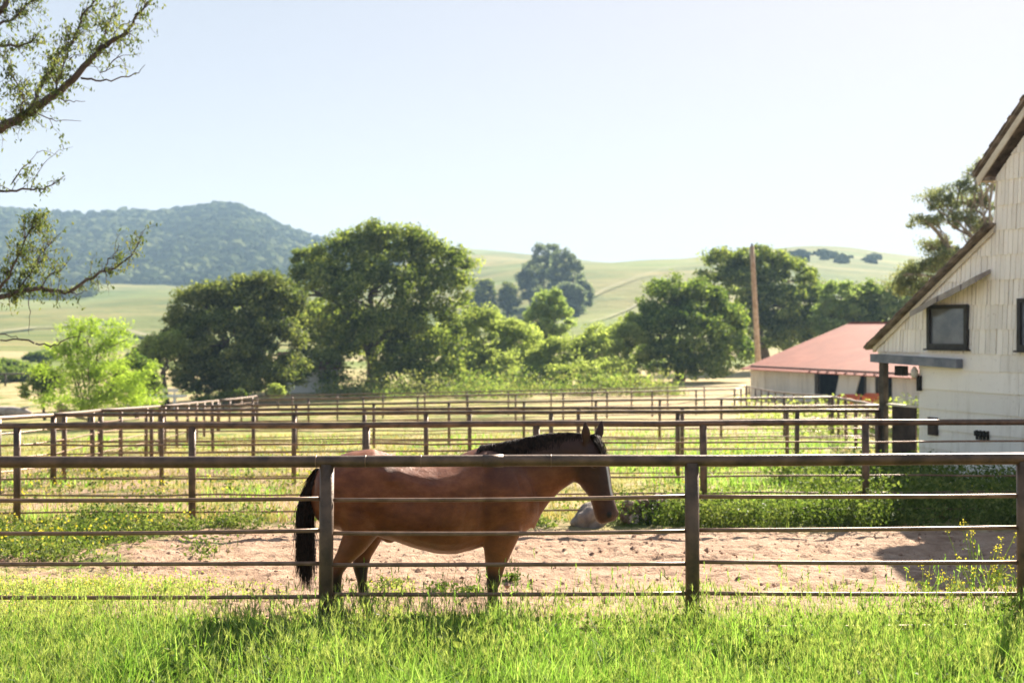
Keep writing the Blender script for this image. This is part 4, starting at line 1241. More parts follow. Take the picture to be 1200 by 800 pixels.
    T('small_oak', 'small grey green oak with a forked trunk, standing beside the dark low oak', 'tree', g(196, Y),
      lobes_px([(180, 410, 22, 16), (205, 412, 18, 16), (170, 425, 18, 14), (195, 400, 18, 12)], Y), M['willow'], 110, 60, .7, .26, .18, fork=-1.6, fill=.6)
    Y = 75
    T('leafy_bush', 'dark green round bush behind the trailing end of the lime tree', 'bush', g(160, Y), lobes_px([(160, 440, 24, 24), (150, 460, 26, 16), (172, 458, 18, 16)], Y), M['midgreen'], 110, 60, .5, .2, .08, 2, fork=-2.4)
    T('leafy_bush', 'ragged green bush left of the lime tree', 'bush', g(52, Y), lobes_px([(50, 445, 14, 18), (40, 460, 18, 14), (62, 452, 12, 16)], Y), M['weed'], 80, 50, .45, .18, .06, 2, fork=-2.4)
    Y = 88
    T('leafy_bush', 'small pale bush at the foot of the dark oak, by the small house', 'bush', g(326, Y), lobes_px([(326, 462, 9, 8), (322, 456, 6, 6)], Y), M['willow'], 40, 50, .3, .16, .05, fork=-3.2)
    T('leafy_bush', 'small lime bush at the foot of the dark oak, under its left side', 'bush', g(262, Y), lobes_px([(262, 466, 10, 6), (280, 464, 8, 7)], Y), M['weed'], 40, 50, .3, .16, .05, fork=-3.2)
    # low hedge bushes in the left valley field
    for x, y, r, Y, lab in ((8, 408, 26, 150, 'long green bush in the left valley field, behind the wooden rail fence'), (48, 400, 20, 190, 'small distant bush in the left valley field between the two roads'),
                            (-20, 428, 40, 128, 'dark low hedge bush just behind the wooden rail fence'), (28, 428, 22, 130, 'low rounded bush at the end of the wooden rail fence'), (158, 404, 10, 210, 'lone dark bush far out in the left valley field')):
        X = P(x, 0, Y).x; b = Vector((X, Y, gz(X, Y))); yb = HY - F * (b.z - CAMZ) / Y
        T('field_bush', lab, 'bush', b, lobes_px([(x, yb - r * .28, r * .7, r * .3), (x - r * .5, yb - r * .2, r * .5, r * .22), (x + r * .5, yb - r * .2, r * .5, r * .22)], Y), M['midgreen'], 90, 50, .7, .4, .12, 2, group='bushes in the left valley field')
    # eucalyptus grove on the hillside
    gl = 'eucalyptus grove on the hillside'
    for x, yt, yb, r, Yh, lab in ((640, 284, 345, 22, 470, 'tallest blue grey eucalyptus in the hillside grove'), (662, 294, 350, 20, 455, 'blue grey eucalyptus leaning to the right side of the hillside grove'),
                                   (622, 308, 340, 14, 480, 'shorter left eucalyptus of the hillside grove'), (668, 332, 367, 16, 420, 'lowest dark tree at the downhill foot of the hillside grove'), (682, 330, 362, 10, 440, 'small tree at the right hand end of the hillside grove')):
        X = P(x, 0, Yh).x; b = Vector((X, Yh, gz(X, Yh))); yb = HY - F * (b.z - CAMZ) / Yh
        m_ = (yt + yb) / 2; h = (yb - yt)
        T('grove_tree', lab, 'tree', b, lobes_px([(x, yt + h * .2, r * .7, h * .2), (x - r * .5, yt + h * .42, r * .6, h * .22), (x + r * .5, yt + h * .4, r * .6, h * .22), (x, yt + h * .65, r, h * .26), (x - r * .3, yt + h * .85, r * .8, h * .15)], Yh),
          M['grove'], 130, 70, 2.0, .95, .4, group=gl)
    for x, yt, r, Yh, lab in ((566, 325, 15, 430, 'round dark tree alone on the hillside beside the largest oak'), (596, 330, 10, 440, 'low round tree on the hillside, next to the grove')):
        X = P(x, 0, Yh).x; b = Vector((X, Yh, gz(X, Yh))); yb = HY - F * (b.z - CAMZ) / Yh; h = max(yb - yt, 14)
        T('hill_tree', lab, 'tree', b, lobes_px([(x, yt + h * .45, r, h * .4), (x - r * .5, yt + h * .65, r * .7, h * .3), (x + r * .5, yt + h * .65, r * .7, h * .3)], Yh), M['darkoak'], 90, 70, 1.8, .9, .4, group='trees dotted on the hillside')
trees()

# ------------------------------------------------------------------ overhanging tree, trunk outside the frame on the left
def overhang():
    Y0 = 20.0
    q = lambda x, y, dy=0: P(x, y, Y0 + dy)
    tx = P(-170, 0, Y0).x; gb = gz(tx, Y0)
    t = empty('overhanging_tree', (tx, Y0, gb)); tag(t, 'thin leaved tree with bare crooked branches reaching in above the paddocks', 'tree')
    o = Vector((tx, Y0, gb))
    mb = MB()
    tr = [Vector((tx, Y0, gb - .3)), Vector((tx + .05, Y0, gb + 2)), Vector((tx - .1, Y0, 3)), Vector((tx, Y0 + .1, 5)), Vector((tx + .25, Y0, 7.5)), Vector((tx + .3, Y0, 10))]
    mb.tube([p - o for p in tr], [.42, .36, .32, .28, .22, .15], 12, True, .06)
    tw = []   # twig attachment points
    def br(pts, r0, r1, dens=1.0):
        P3 = [q(*p) for p in pts]
        # resample with small kinks
        out = []
        for a, b in zip(P3[:-1], P3[1:]):
            for k in range(3):
                out.append(a.lerp(b, k / 3) + Vector(rng.normal(0, .012, 3)))
        out.append(P3[-1])
        mb.tube([p - o for p in out], list(np.linspace(r0 * .66, r1 * .7, len(out))), 7, True, .08)
        for p, q2 in zip(out[:-1], out[1:]):
            tw.append((p, (q2 - p).normalized(), dens))
    br([(-170, 240), (-90, 190, .2), (-40, 168, .1), (0, 150), (22, 140), (40, 128), (62, 113, -.2), (85, 94, -.3), (105, 72, -.3), (120, 57, -.4), (138, 45, -.4), (153, 34, -.5), (160, 18, -.6), (176, 0, -.6)], .16, .018, 1.3)
    br([(38, 128), (44, 108, .3), (52, 92, .4), (62, 78, .5), (68, 66, .6), (86, 48, .6), (93, 30, .7), (95, 18, .7), (112, 0, .8)], .06, .02, 1.5)
    br([(95, 92, -.3), (112, 94, -.5), (130, 94, -.6), (150, 90, -.7), (163, 86, -.8), (170, 76, -.8)], .028, .006, .0)
    br([(70, 117, -.2), (86, 119, -.3), (100, 119, -.5)], .016, .005, 0)
    br([(42, 130), (55, 138, .1), (66, 142, .1), (95, 142, .2)], .02, .005, .1)
    br([(-60, 120), (-20, 70, .4), (0, 54, .5), (20, 54, .5), (35, 50, .6), (45, 40, .7)], .06, .012, 1.6)
    br([(-60, 60), (-10, 30, .3), (4, 10, .2), (6, -10, .2)], .09, .06, 1)
    br([(0, 30, .2), (18, 22, .3), (30, 6, .4), (42, -4, .4)], .04, .012, 1.6)
    br([(116, 62, -.4), (122, 40, -.2), (130, 22, -.1), (138, 0, 0)], .022, .008, 2)
    br([(118, 86, -.4), (132, 74, -.4), (142, 62, -.4), (145, 52, -.4)], .014, .004, .5)
    br([(62, 113), (70, 88, -.6), (80, 60, -.8), (78, 30, -.9)], .022, .006, 2)
    br([(22, 140), (28, 118, -.4), (22, 100, -.5), (8, 80, -.6)], .03, .008, 1.6)
    br([(-120, 262), (-40, 232, .4), (0, 225, .3), (20, 222, .3), (40, 223, .3), (55, 219, .2), (68, 213, .1), (76, 206, 0)], .045, .009, .35)
    br([(12, 216, .3), (24, 200, .4), (36, 188, .4), (44, 176, .4)], .018, .004, .3)
    br([(35, 222, .3), (42, 206, .2), (50, 192, .2), (70, 176, .1), (85, 172, .1)], .012, .003, .05)
    br([(-150, 400), (-60, 370, -.3), (-10, 352), (20, 343, .1), (48, 337, .2), (66, 342, .2), (80, 343, .2), (96, 332, .2), (112, 322, .2), (130, 316, .2), (146, 306, .2), (158, 295, .2), (168, 272, .2)], .085, .009, .5)
    br([(78, 342, .2), (92, 345, .1), (103, 341, .1)], .018, .006, 0)
    br([(122, 318, .2), (128, 304, .3), (136, 298, .4), (138, 284, .4)], .02, .006, .3)
    br([(48, 337, .2), (60, 322, .1), (72, 318, 0), (84, 300, 0)], .02, .006, .4)
    br([(-10, 352), (10, 325, -.2), (22, 300, -.3), (34, 270, -.3), (46, 250, -.4)], .04, .008, 2.2)
    br([(20, 343, .1), (36, 320, .3), (48, 300, .4), (62, 280, .4)], .025, .006, 1.8)
    br([(33, 344, .1), (35, 360, .1), (34, 376, .1), (34, 392, .1)], .014, .004, .05)
    br([(-60, 385), (-10, 391, -.6), (14, 393, -.6), (26, 399, -.6)], .02, .008, 0)
    br([(40, 402, -.6), (58, 406, -.6), (72, 399, -.6), (92, 392, -.6), (98, 388, -.6)], .024, .006, 0)
    br([(0, 398, -.6), (20, 397, -.6), (40, 402, -.6)], .02, .022, 0)
    LC = []; LD = []
    for p, d, dens in tw:
        for _ in range(np.random.default_rng(int(abs(p.x * 977 + p.z * 331)) + 3).poisson(dens * 2.5 + (1.6 if dens > 1.7 and p.z < 5 else 0))):
            w = Vector(rand_dirs(1)[0]); w = (w + d * .8 + Vector((0, 0, -.15))).normalized()
            L = random.uniform(.15, .5)
            a = p; pts = [a]
            for k in range(4):
                a = a + w * L / 4; w = (w + Vector(rng.normal(0, .28, 3)) + Vector((0, 0, -.12))).normalized(); pts.append(a)
            mb.tube([x - o for x in pts], [.007, .006, .0045, .003, .0015], 4, False)
            nl = random.randint(5, 15)
            for k in range(nl):
                f = random.uniform(.3, 1); i = min(int(f * 4), 3)
                c = pts[i].lerp(pts[i + 1], f * 4 - i) + Vector(rng.normal(0, .045, 3))
                LC.append(c - o); LD.append(np.array((rng.normal(0, .45), rng.normal(0, .45), -.75)))
    mb.build('branches', simple('dark_twig_bark', (.055, .04, .035), (.13, .10, .085), 6, .9, .4, 30), t, True)
    LD = np.array(LD); LD /= np.linalg.norm(LD, axis=1, keepdims=True)
    LC = np.array(LC)
    V, f = leaves(LC, rng.uniform(.045, .10, len(LC)), None, .42, True, LD)
    link('foliage', mesh('foliage', V, f, [M['overhang']]), t)
overhang()

# ------------------------------------------------------------------ wooded mountain
def forest():
    import bmesh
    bm = bmesh.new(); bmesh.ops.create_icosphere(bm, subdivisions=2, radius=1)
    bv = np.array([v.co[:] for v in bm.verts]); bf = np.array([[v.index for v in f.verts] for f in bm.faces]); bm.free()
    Xs = []; 
    while len(Xs) < 6500:
        px = rng.uniform(-260, 470); Y = rng.uniform(980, 1560)
        X = (px - 600) / F * Y
        n = mnoise.noise((X * .006, Y * .006, 3.1)) + .5 * mnoise.noise((X * .02, Y * .02, 1.1))
        thr = -.55 if not (90 < px < 210 and Y > 1380) else .12
        if px > 340: thr += (px - 340) / 260
        if n > thr: Xs.append((X, Y))
    # open oaks over the far right hill, and the dark belt along the valley edge
    for cx, cy, sx, sy, n in ((962, 800, 8, 16, 22), (925, 770, 16, 20, 9), (1005, 775, 14, 20, 8)):
        for _ in range(n):
            px = rng.normal(cx, sx); Y = rng.normal(cy, sy); Xs.append(((px - 600) / F * Y, Y))
    k = 0
    while k < 260:
        px = rng.uniform(-160, 110); Y = rng.uniform(640, 800) ; X = (px - 600) / F * Y
        if mnoise.noise((X * .008, Y * .01, 5)) > .02 + max(0, px) * .002: Xs.append((X, Y)); k += 1
    A = np.array(Xs); n = len(A)
    hgt = smooth(350, 1000, A[:, 1])
    Z = GZ(A[:, 0], A[:, 1]) 
    s = rng.uniform(2.8, 7.5, n) * (.8 + .4 * rng.random(n)) * np.where(A[:, 1] < 900, .6, 1)
    V = np.empty((n, len(bv), 3)); 
    ang = rng.random(n) * 6.28; c, si = np.cos(ang), np.sin(ang)
    rad = 1 + rng.normal(0, .17, (n, len(bv)))
    for i, p in enumerate(bv):
        x = p[0] * c - p[1] * si; y = p[0] * si + p[1] * c
        V[:, i, 0] = A[:, 0] + x * s * rad[:, i]; V[:, i, 1] = A[:, 1] + y * s * rad[:, i]; V[:, i, 2] = Z + s * .35 + p[2] * s * .8 * rad[:, i]
    f = (bf[None] + (np.arange(n) * len(bv))[:, None, None]).reshape(-1, 3)
    m = simple('woodland', (.028, .042, .018), (.06, .078, .032), .05, .9, 0, spec=.1)
    m2 = leafmat('woodland_crowns', (.03, .046, .02), (.07, .09, .036), (.15, .165, .07), .0, nscale=.008, spec=0)
    tag(link('forest', mesh('forest', V.reshape(-1, 3), f, [m2])), 'blue green oak woodland covering the distant mountain', 'woodland', kind='stuff')
forest()

# ------------------------------------------------------------------ grass and weeds
def blades(X, Y, H, W, lean=.35, segs=3, z0=None, curve=1.0):
    n = len(X); Z = GZ(X, Y) - .015 if z0 is None else z0
    th = rng.uniform(0, 2 * np.pi, n); tw = rng.uniform(0, 2 * np.pi, n)
    ln_ = H * rng.uniform(.05, lean, n) * curve
    dx, dy = np.cos(th), np.sin(th); wx, wy = np.cos(tw), np.sin(tw)
    V = np.empty((n, segs + 1, 2, 3), np.float32)
    for i in range(segs + 1):
        a = i / segs
        cx = X + dx * ln_ * a * a; cy = Y + dy * ln_ * a * a; cz = Z + H * (a - .18 * a * a * (ln_ / H) * 2)
        w = W * (1 - a ** 1.6) * .5 + .0004
        V[:, i, 0, 0] = cx - wx * w; V[:, i, 0, 1] = cy - wy * w; V[:, i, 0, 2] = cz
        V[:, i, 1, 0] = cx + wx * w; V[:, i, 1, 1] = cy + wy * w; V[:, i, 1, 2] = cz
    idx = np.arange(n * (segs + 1) * 2).reshape(n, segs + 1, 2)
    f = np.stack([idx[:, :-1, 0], idx[:, :-1, 1], idx[:, 1:, 1], idx[:, 1:, 0]], -1).reshape(-1, 4)
    tips = V[:, segs].mean(1)
    return V.reshape(-1, 3), f, tips

def vnoise(X, Y, s, seed):
    return np.array([mnoise.noise((x * s, y * s, seed)) for x, y in zip(X, Y)])

def cat(parts):
    Vs, Fs, k = [], [], 0
    for V, f in parts:
        Vs.append(V); Fs.append(f + k); k += len(V)
    return np.concatenate(Vs), np.concatenate(Fs)

def grass():
    n = 125000
    Y = rng.uniform(6.3, 10.35, n); X = rng.uniform(-1, 1, n) * (Y * .47 + .4)
    n1 = vnoise(X, Y, .9, 1); n2 = vnoise(X, Y, 2.6, 2)
    edge = 9.9 + n1 * .75 - .45 * smooth(-1.2, -3.2, X) * 1
    keep = rng.random(n) < (1 - smooth(edge - .55, edge + .25, Y)) * (.75 + .5 * n2)
    X, Y, n1, n2 = X[keep], Y[keep], n1[keep], n2[keep]
    H = (.20 + .16 * n1 + .13 * n2 + rng.gamma(1.6, .062, len(X))) * (1 - .45 * smooth(9.0, 10.2, Y)) 
    H = np.clip(H, .05, .68)
    W = rng.uniform(.0045, .0125, len(X)) * (1 + .5 * n2)
    V, f, tips = blades(X, Y, H, W, .75)
    tag(link('grass', mesh('grass', V, f, [M['grass']])), 'lush bright green roadside grass in front of the front fence', 'grass', kind='stuff')
    # dry straw blades mixed in
    n = 9000
    Y = rng.uniform(6.6, 10.9, n); X = rng.uniform(-1, 1, n) * (Y * .46 + .3)
    V, f, _ = blades(X, Y, rng.uniform(.1, .38, n) * (1 - .5 * smooth(9.2, 10.6, Y)), rng.uniform(.003, .006, n), .9)
    tag(link('dry_grass', mesh('dry_grass', V, f, [M['drygrass']])), 'dry straw coloured stems mixed through the green grass', 'grass', kind='stuff')
    # seed heads on taller stems
    n = 14000
    Y = rng.uniform(7.0, 10.4, n); X = rng.uniform(-1, 1, n) * (Y * .46 + .3)
    c = vnoise(X, Y, 1.2, 6)
    keep = rng.random(n) < .35 + .8 * c
    X, Y = X[keep], Y[keep]; n = len(X)
    H = rng.uniform(.26, .58, n) * (1 - .3 * smooth(9.3, 10.3, Y))
    V, f, tips = blades(X, Y, H, np.full(n, .0035), .5)
    parts = [(V, f)]
    d = np.stack([rng.normal(0, .25, n), rng.normal(0, .25, n), np.ones(n)], 1); d /= np.linalg.norm(d, axis=1, keepdims=True)
    for k in range(3):
        Vl, fl = leaves(tips + d * .025, rng.uniform(.04, .065, n), None, .15, True, d); parts.append((Vl, fl))
    for k in range(5):
        dd = d + rng.normal(0, .28, (n, 3)); dd /= np.linalg.norm(dd, axis=1, keepdims=True)
        Vl, fl = leaves(tips + d * .02 + dd * .03, rng.uniform(.05, .08, n), None, .05, True, dd); parts.append((Vl, fl))
    V, f = cat(parts)
    tag(link('seed_grass', mesh('seed_grass', V, f, [M['seed']])), 'pale bristly seed heads standing in the roadside grass', 'grass', kind='stuff')
    # tall single stalks that rise over the bottom rail
    n = 900
    Y = rng.uniform(8.2, 10.2, n); X = rng.uniform(-1, 1, n) * (Y * .46 + .2)
    k = vnoise(X, Y, .8, 77) > rng.uniform(-.3, .5, n); X, Y = X[k], Y[k]; n = len(X)
    V, f, tips = blades(X, Y, rng.uniform(.45, .78, n), np.full(n, .005), .35, 4); parts = [(V, f)]
    V, f, _ = blades(np.repeat(X, 4) + rng.normal(0, .01, n * 4), np.repeat(Y, 4), rng.uniform(.2, .5, n * 4), rng.uniform(.006, .011, n * 4), .8, 4); parts.append((V, f))
    for q in range(4):
        dd = np.array([0, 0, 1.]) + rng.normal(0, .3, (n, 3)); dd /= np.linalg.norm(dd, axis=1, keepdims=True)
        parts.append(leaves(tips - np.array([0, 0, .02 * q]), rng.uniform(.03, .06, n), None, .2, True, dd))
    V, f = cat(parts)
    tag(link('tall_grass', mesh('tall_grass', V, f, [M['grass']])), 'tall green grass stalks rising over the bottom rail of the front fence', 'grass', kind='stuff')
    # broad leaved weeds among the grass
    n = 420
    Yc = rng.uniform(7.2, 9.9, n); Xc = rng.uniform(-1, 1, n) * (Yc * .45)
    cp = np.repeat(np.arange(n), 22)
    C = np.stack([Xc[cp] + rng.normal(0, .07, len(cp)), Yc[cp] + rng.normal(0, .07, len(cp)), 0 * cp + 0.0], 1)
    C[:, 2] = GZ(C[:, 0], C[:, 1]) + rng.uniform(.04, .3, len(cp)) * (1 - .5 * smooth(9.2, 10.3, C[:, 1]))
    V, f = leaves(C, rng.uniform(.03, .075, len(cp)), np.array([0, 0, .8]), .7)
    tag(link('broad_weeds', mesh('broad_weeds', V, f, [M['weed']])), 'broad leaved weeds scattered in the roadside grass', 'weeds', kind='stuff')

def weed_band(name, label, Xc, Yc, hmax, per, leaf, mat, spread=.12, blade=.5):
    n = len(Xc); cp = np.repeat(np.arange(n), per); m = len(cp)
    hh = np.broadcast_to(hmax, n)
    r = rng.random(m)
    C = np.stack([Xc[cp] + rng.normal(0, 1, m) * spread * (.4 + r), Yc[cp] + rng.normal(0, 1, m) * spread * (.4 + r), np.zeros(m)], 1)
    C[:, 2] = GZ(C[:, 0], C[:, 1]) + r * hh[cp]
    V, f = leaves(C, leaf * rng.uniform(.5, 1.4, m), np.array([0, 0, .5]), .6)
    parts = [(V, f)]
    b = int(n * 6 * blade)
    if b:
        i = rng.integers(0, n, b)
        X = Xc[i] + rng.normal(0, spread, b); Y = Yc[i] + rng.normal(0, spread, b)
        V, f, _ = blades(X, Y, hh[i] * rng.uniform(.6, 1.25, b), rng.uniform(.008, .014, b), .6, 2); parts.append((V, f))
    V, f = cat(parts)
    return tag(link(name, mesh(name, V, f, [mat])), label, 'weeds', kind='stuff')

def flowers(Xc, Yc, h0, h1, per, size, label, mat='yellow', spread=.1):
    n = len(Xc); cp = np.repeat(np.arange(n), per); m = len(cp)
    C = np.stack([Xc[cp] + rng.normal(0, spread, m), Yc[cp] + rng.normal(0, spread, m), np.zeros(m)], 1)
    C[:, 2] = GZ(C[:, 0], C[:, 1]) + rng.uniform(h0, h1, m)
    V, f = leaves(C, size * rng.uniform(.6, 1.3, m), np.array([0, -.4, .6]), .9)
    return tag(link('yellow_flowers', mesh('yellow_flowers', V, f, [M[mat]])), label, 'flowers', kind='stuff')

def weeds():
    # belt along the second fence
    n = 1900
    X = rng.uniform(-9.5, 9.5, n); Y = 17.2 + rng.gamma(2.2, .42, n) + .35 * vnoise(X, X * 0, 1.3, 15)
    c = vnoise(X, Y, .55, 11)
    den = -.12 + 1.4 * c + .95 * smooth(.0, 2.0, X) + .25 * (np.abs(X + 5.2) < 1.3)
    k = rng.random(n) < den
    k &= ~((np.abs(X - 1.16) < .42) & (Y < 18.1) & (rng.random(n) < .8))
    X, Y, c = X[k], Y[k], c[k]
    weed_band('weeds', 'tangled green weeds along the far edge of the dirt lot', X, Y, (.12 + .14 * smooth(0, 2.5, X) + .3 * rng.random(len(X)) ** 2), 34, .058, M['weed'])
    # shaded taller growth by the barn
    n = 700; X = rng.uniform(5.4, 11, n); Y = rng.uniform(17.6, 26, n)
    weed_band('weeds', 'dense tall weeds in the shade of the white barn', X, Y, rng.uniform(.3, .75, n), 40, .075, M['weed'], .16)
    # spilling on to the dirt at the left
    n = 560; X = rng.uniform(-8.5, -3.6, n); Y = rng.uniform(14.2, 17.4, n)
    k = (vnoise(X, Y, .7, 21) * 1.2 + smooth(-4.0, -6.0, X)) > rng.uniform(.05, .7, n); X, Y = X[k], Y[k]
    weed_band('weeds', 'low weeds with yellow flowers spilling on to the left end of the dirt lot', X, Y, .22, 32, .055, M['weed'], .13)
    flowers(X[::4], Y[::4], .1, .28, 8, .038, 'yellow blossoms on the low weeds at the left end of the lot')
    # sparse growth just behind the front fence, left
    n = 1500; X = rng.uniform(-6, -1.0, n); Y = rng.uniform(10.0, 12.6, n)
    k = (vnoise(X, Y, 1.3, 31) + .75 * smooth(-2.0, -4.6, X) + .55 * smooth(10.9, 10.1, Y)) > rng.uniform(.2, .95, n); X, Y = X[k], Y[k]
    weed_band('weeds', 'sparse yellow green weeds behind the left end of the front fence', X, Y, .13, 22, .03, M['seed'], .10)
    flowers(X, Y, .05, .16, 5, .016, 'tiny yellow blossoms behind the left end of the front fence', spread=.12)
    n = 900; X = rng.uniform(-2, 4.2, n); Y = rng.uniform(9.9, 10.9, n)
    k = vnoise(X, Y, 1.1, 41) > rng.uniform(-.2, .6, n); X, Y = X[k], Y[k]
    weed_band('weeds', 'thin yellow green weeds between the front fence and the bare dirt', X, Y, .16, 14, .026, M['seed'], .10)
    # dark leaf litter on the dirt
    n = 1100; X = rng.uniform(-5.2, 4, n); Y = rng.uniform(9.9, 13.5, n)
    k = (vnoise(X, Y, .9, 51) + .7 * smooth(-1.2, -3.4, X) * smooth(13, 11, Y) - .25) > rng.uniform(-.1, .8, n); X, Y = X[k], Y[k]
    C = np.stack([X, Y, GZ(X, Y) + .02], 1)
    V, f = leaves(C, rng.uniform(.02, .07, len(X)), np.array([0, 0, 1.2]), .55)
    tag(link('leaf_litter', mesh('leaf_litter', V, f, [M['debris']])), 'dark dry leaf litter and bits of dung scattered on the dirt', 'litter', kind='stuff')
    # loose clods and stones on the dirt
    n = 3600; X = rng.uniform(-7, 7, n); Y = rng.uniform(10.0, 17.6, n)
    k = vnoise(X, Y, .8, 91) > rng.uniform(-.5, .6, n); X, Y = X[k], Y[k]; n = len(X)
    ov = np.array([(1,0,0),(-1,0,0),(0,1,0),(0,-1,0),(0,0,1),(0,0,-1)], float); of = np.array([(0,2,4),(2,1,4),(1,3,4),(3,0,4),(2,0,5),(1,2,5),(3,1,5),(0,3,5)])
    r = np.minimum(.006 + rng.gamma(1.2, .007, n), .04)
    V = ov[None] * r[:, None, None] * rng.uniform(.6, 1.4, (n, 6, 1)); V[:, :, 2] *= .7
    V += np.stack([X, Y, GZ(X, Y) + r * .3 + .012], 1)[:, None, :] + rng.normal(0, .1, (n, 6, 3)) * r[:, None, None]
    f = (of[None] + (np.arange(n) * 6)[:, None, None]).reshape(-1, 3)
    tag(link('clods', mesh('clods', V.reshape(-1, 3), f, [simple('earth_clods', (.17, .10, .065), (.42, .28, .2), 4, .95, 0)])), 'loose brown clods and pebbles on the trampled dirt', 'clods', kind='stuff')
    # meadow growth in the second paddock and beyond
    n = 52000
    Y = 18.4 + 34 * rng.random(n) ** 1.7; X = rng.uniform(-1, 1, n) * (Y * .46 + 1)
    c = vnoise(X, Y, .33, 61) * 1.5 + vnoise(X, Y, 1.1, 62) * .6 + .55 * smooth(-1, 4, X) - .46
    k = c > rng.uniform(-.25, .7, n)
    X2, Y2 = X[k], Y[k]
    V, f, _ = blades(X2, Y2, rng.uniform(.08, .30, len(X2)) * (1 + .4 * c[k]).clip(.4, 1.6), rng.uniform(.012, .03, len(X2)) * (Y2 / 22).clip(1, 2.2), .8, 2)
    tag(link('meadow_grass', mesh('meadow_grass', V, f, [M['grass']])), 'patchy green grass of the paddocks behind the second fence', 'grass', kind='stuff')
    k = (~k) & (rng.random(n) < .6); X3, Y3 = X[k], Y[k]
    V, f, _ = blades(X3, Y3, rng.uniform(.06, .24, len(X3)), rng.uniform(.01, .024, len(X3)) * (Y3 / 22).clip(1, 2.2), .9, 2)
    tag(link('dry_meadow', mesh('dry_meadow', V, f, [M['drygrass']])), 'dry yellow grass of the paddocks behind the second fence', 'grass', kind='stuff')
    n = 1300; Y = 18.5 + 16 * rng.random(n) ** 1.4; X = rng.uniform(-1, 1, n) * (Y * .46)
    k = vnoise(X, Y, .28, 71) > rng.uniform(-.1, .5, n); X, Y = X[k], Y[k]
    flowers(X, Y, .15, .42, 8, .042, 'yellow mustard blossoms dotted over the paddock behind the second fence', spread=.22)
    weed_band('weeds', 'leafy green mustard growth in the paddock behind the second fence', X, Y, .3, 20, .075, M['weed'], .2)
    # taller growth in front of the shed
    n = 150; X = rng.uniform(11, 21, n); Y = rng.uniform(42, 60, n)
    weed_band('weeds', 'tall pale weeds in front of the red roofed shed', X, Y, rng.uniform(.5, 1.6, n), 26, .16, M['seed'], .25)
    # brush that runs from the trees down to the farthest fence
    n = 900; X = rng.uniform(-26, 14, n); Y = rng.uniform(97, 112, n)
    k = (vnoise(X, Y, .16, 81) > -.25) & ~((np.abs(X + 18.5) < 2.2) & (Y < 110)); X, Y = X[k], Y[k]
    h = .3 + 2.1 * rng.random(len(X)) ** 2 + .9 * vnoise(X, Y, .3, 82).clip(0, 1)
    q = vnoise(X, Y, .45, 83) + rng.normal(0, .25, len(X)) > .02
    weed_band('undergrowth', 'pale tangled undergrowth between the oak trunks and the farthest fence', X[q], Y[q], h[q], 30, .22, M['brush'], .5, 0)
    weed_band('undergrowth', 'darker green undergrowth between the oak trunks and the farthest fence', X[~q], Y[~q], h[~q], 34, .24, M['midgreen'], .5, 0)
    # small countable plants on the dirt
    for px, py, r, lab in ((455, 684, .17, 'small green weed tuft in the dirt beside the hind hoof of the horse'), (517, 688, .13, 'small round green weed tuft in the dirt below the horse belly'), (552, 692, .14, 'small green weed tuft in the dirt just behind the front hooves'),
                          (600, 676, .08, 'tiny green weed tuft in the dirt in front of the front hooves')):
        x, y = ground_at(px, py + 5); o = empty('weed_tuft', (x, y, gz(x, y))); tag(o, lab, 'weed')
        m = 130; C = rng.normal(0, 1, (m, 3)) * np.array([r * .6, r * .6, 0]) ; C[:, 2] = rng.uniform(.01, .09, m)
        V, f = leaves(C, rng.uniform(.025, .06, m), np.array([0, 0, .8]), .6)
        link('leaves', mesh('leaves', V, f, [M['weed']]), o)
    # mustard plants at the right hand end of the front fence
    for px, Yp, h, spread, lab in ((1150, 10.1, .98, .42, 'tall branching mustard plant with yellow flowers in the barn shade by the front fence'), (1085, 10.0, .62, .26, 'shorter mustard plant left of the tall branching one'),
                              (1122, 9.9, .55, .2, 'low mustard plant between the two taller ones'), (1182, 10.2, .62, .22, 'mustard plant against the fence post at the right end')):
        x = px2x(px, Yp); o = empty('mustard_plant', (x, Yp, gz(x, Yp))); tag(o, lab, 'plant')
        mb = MB(); FL = []; LV = []
        nb = int(9 + h * 9)
        for k in range(nb):
            a = random.uniform(0, 6.28); e = Vector((math.cos(a) * spread * random.uniform(.2, 1), math.sin(a) * spread * .6, h * random.uniform(.55, 1)))
            s0 = Vector((0, 0, h * random.uniform(0, .35))); pl = limb(s0, e, 5, .08)
            mb.tube(pl, list(np.linspace(.005, .002, 5)), 5, False)
            for q in range(8): FL.append(pl[-1] + Vector(rng.normal(0, .016, 3)))
            for q in range(7):
                FL.append(pl[-2].lerp(pl[-1], random.random()) + Vector(rng.normal(0, .012, 3))) if random.random() < .35 else LV.append(pl[random.randint(1, 3)] + Vector(rng.normal(0, .03, 3)))
        for k in range(60): LV.append(Vector((random.gauss(0, spread * .35), random.gauss(0, .1), random.uniform(.02, h * .45))))
        mb.build('stem', M['seed'], o)
        V, f = leaves(np.array(FL), rng.uniform(.012, .022, len(FL)), None, .95); link('blossoms', mesh('blossoms', V, f, [M['yellow']]), o)
        V, f = leaves(np.array(LV), rng.uniform(.025, .07, len(LV)), None, .45); link('leaves', mesh('leaves', V, f, [M['weed']]), o)
    # dark thin reed stems in the grass
    for px, h in ((868, .48), (876, .40)):
        x = px2x(px, 9.1); o = empty('reed_stem', (x, 9.1, gz(x, 9.1)))
        tag(o, 'taller of two thin dark stems in the grass right of the middle post' if h > .45 else 'shorter of two thin dark stems in the grass right of the middle post', 'stem')
        mb = MB(); mb.tube([(0, 0, 0), (.004, 0, h * .5), (.012, 0, h)], [.005, .004, .002], 6); mb.build('stem', M['weed'], o)
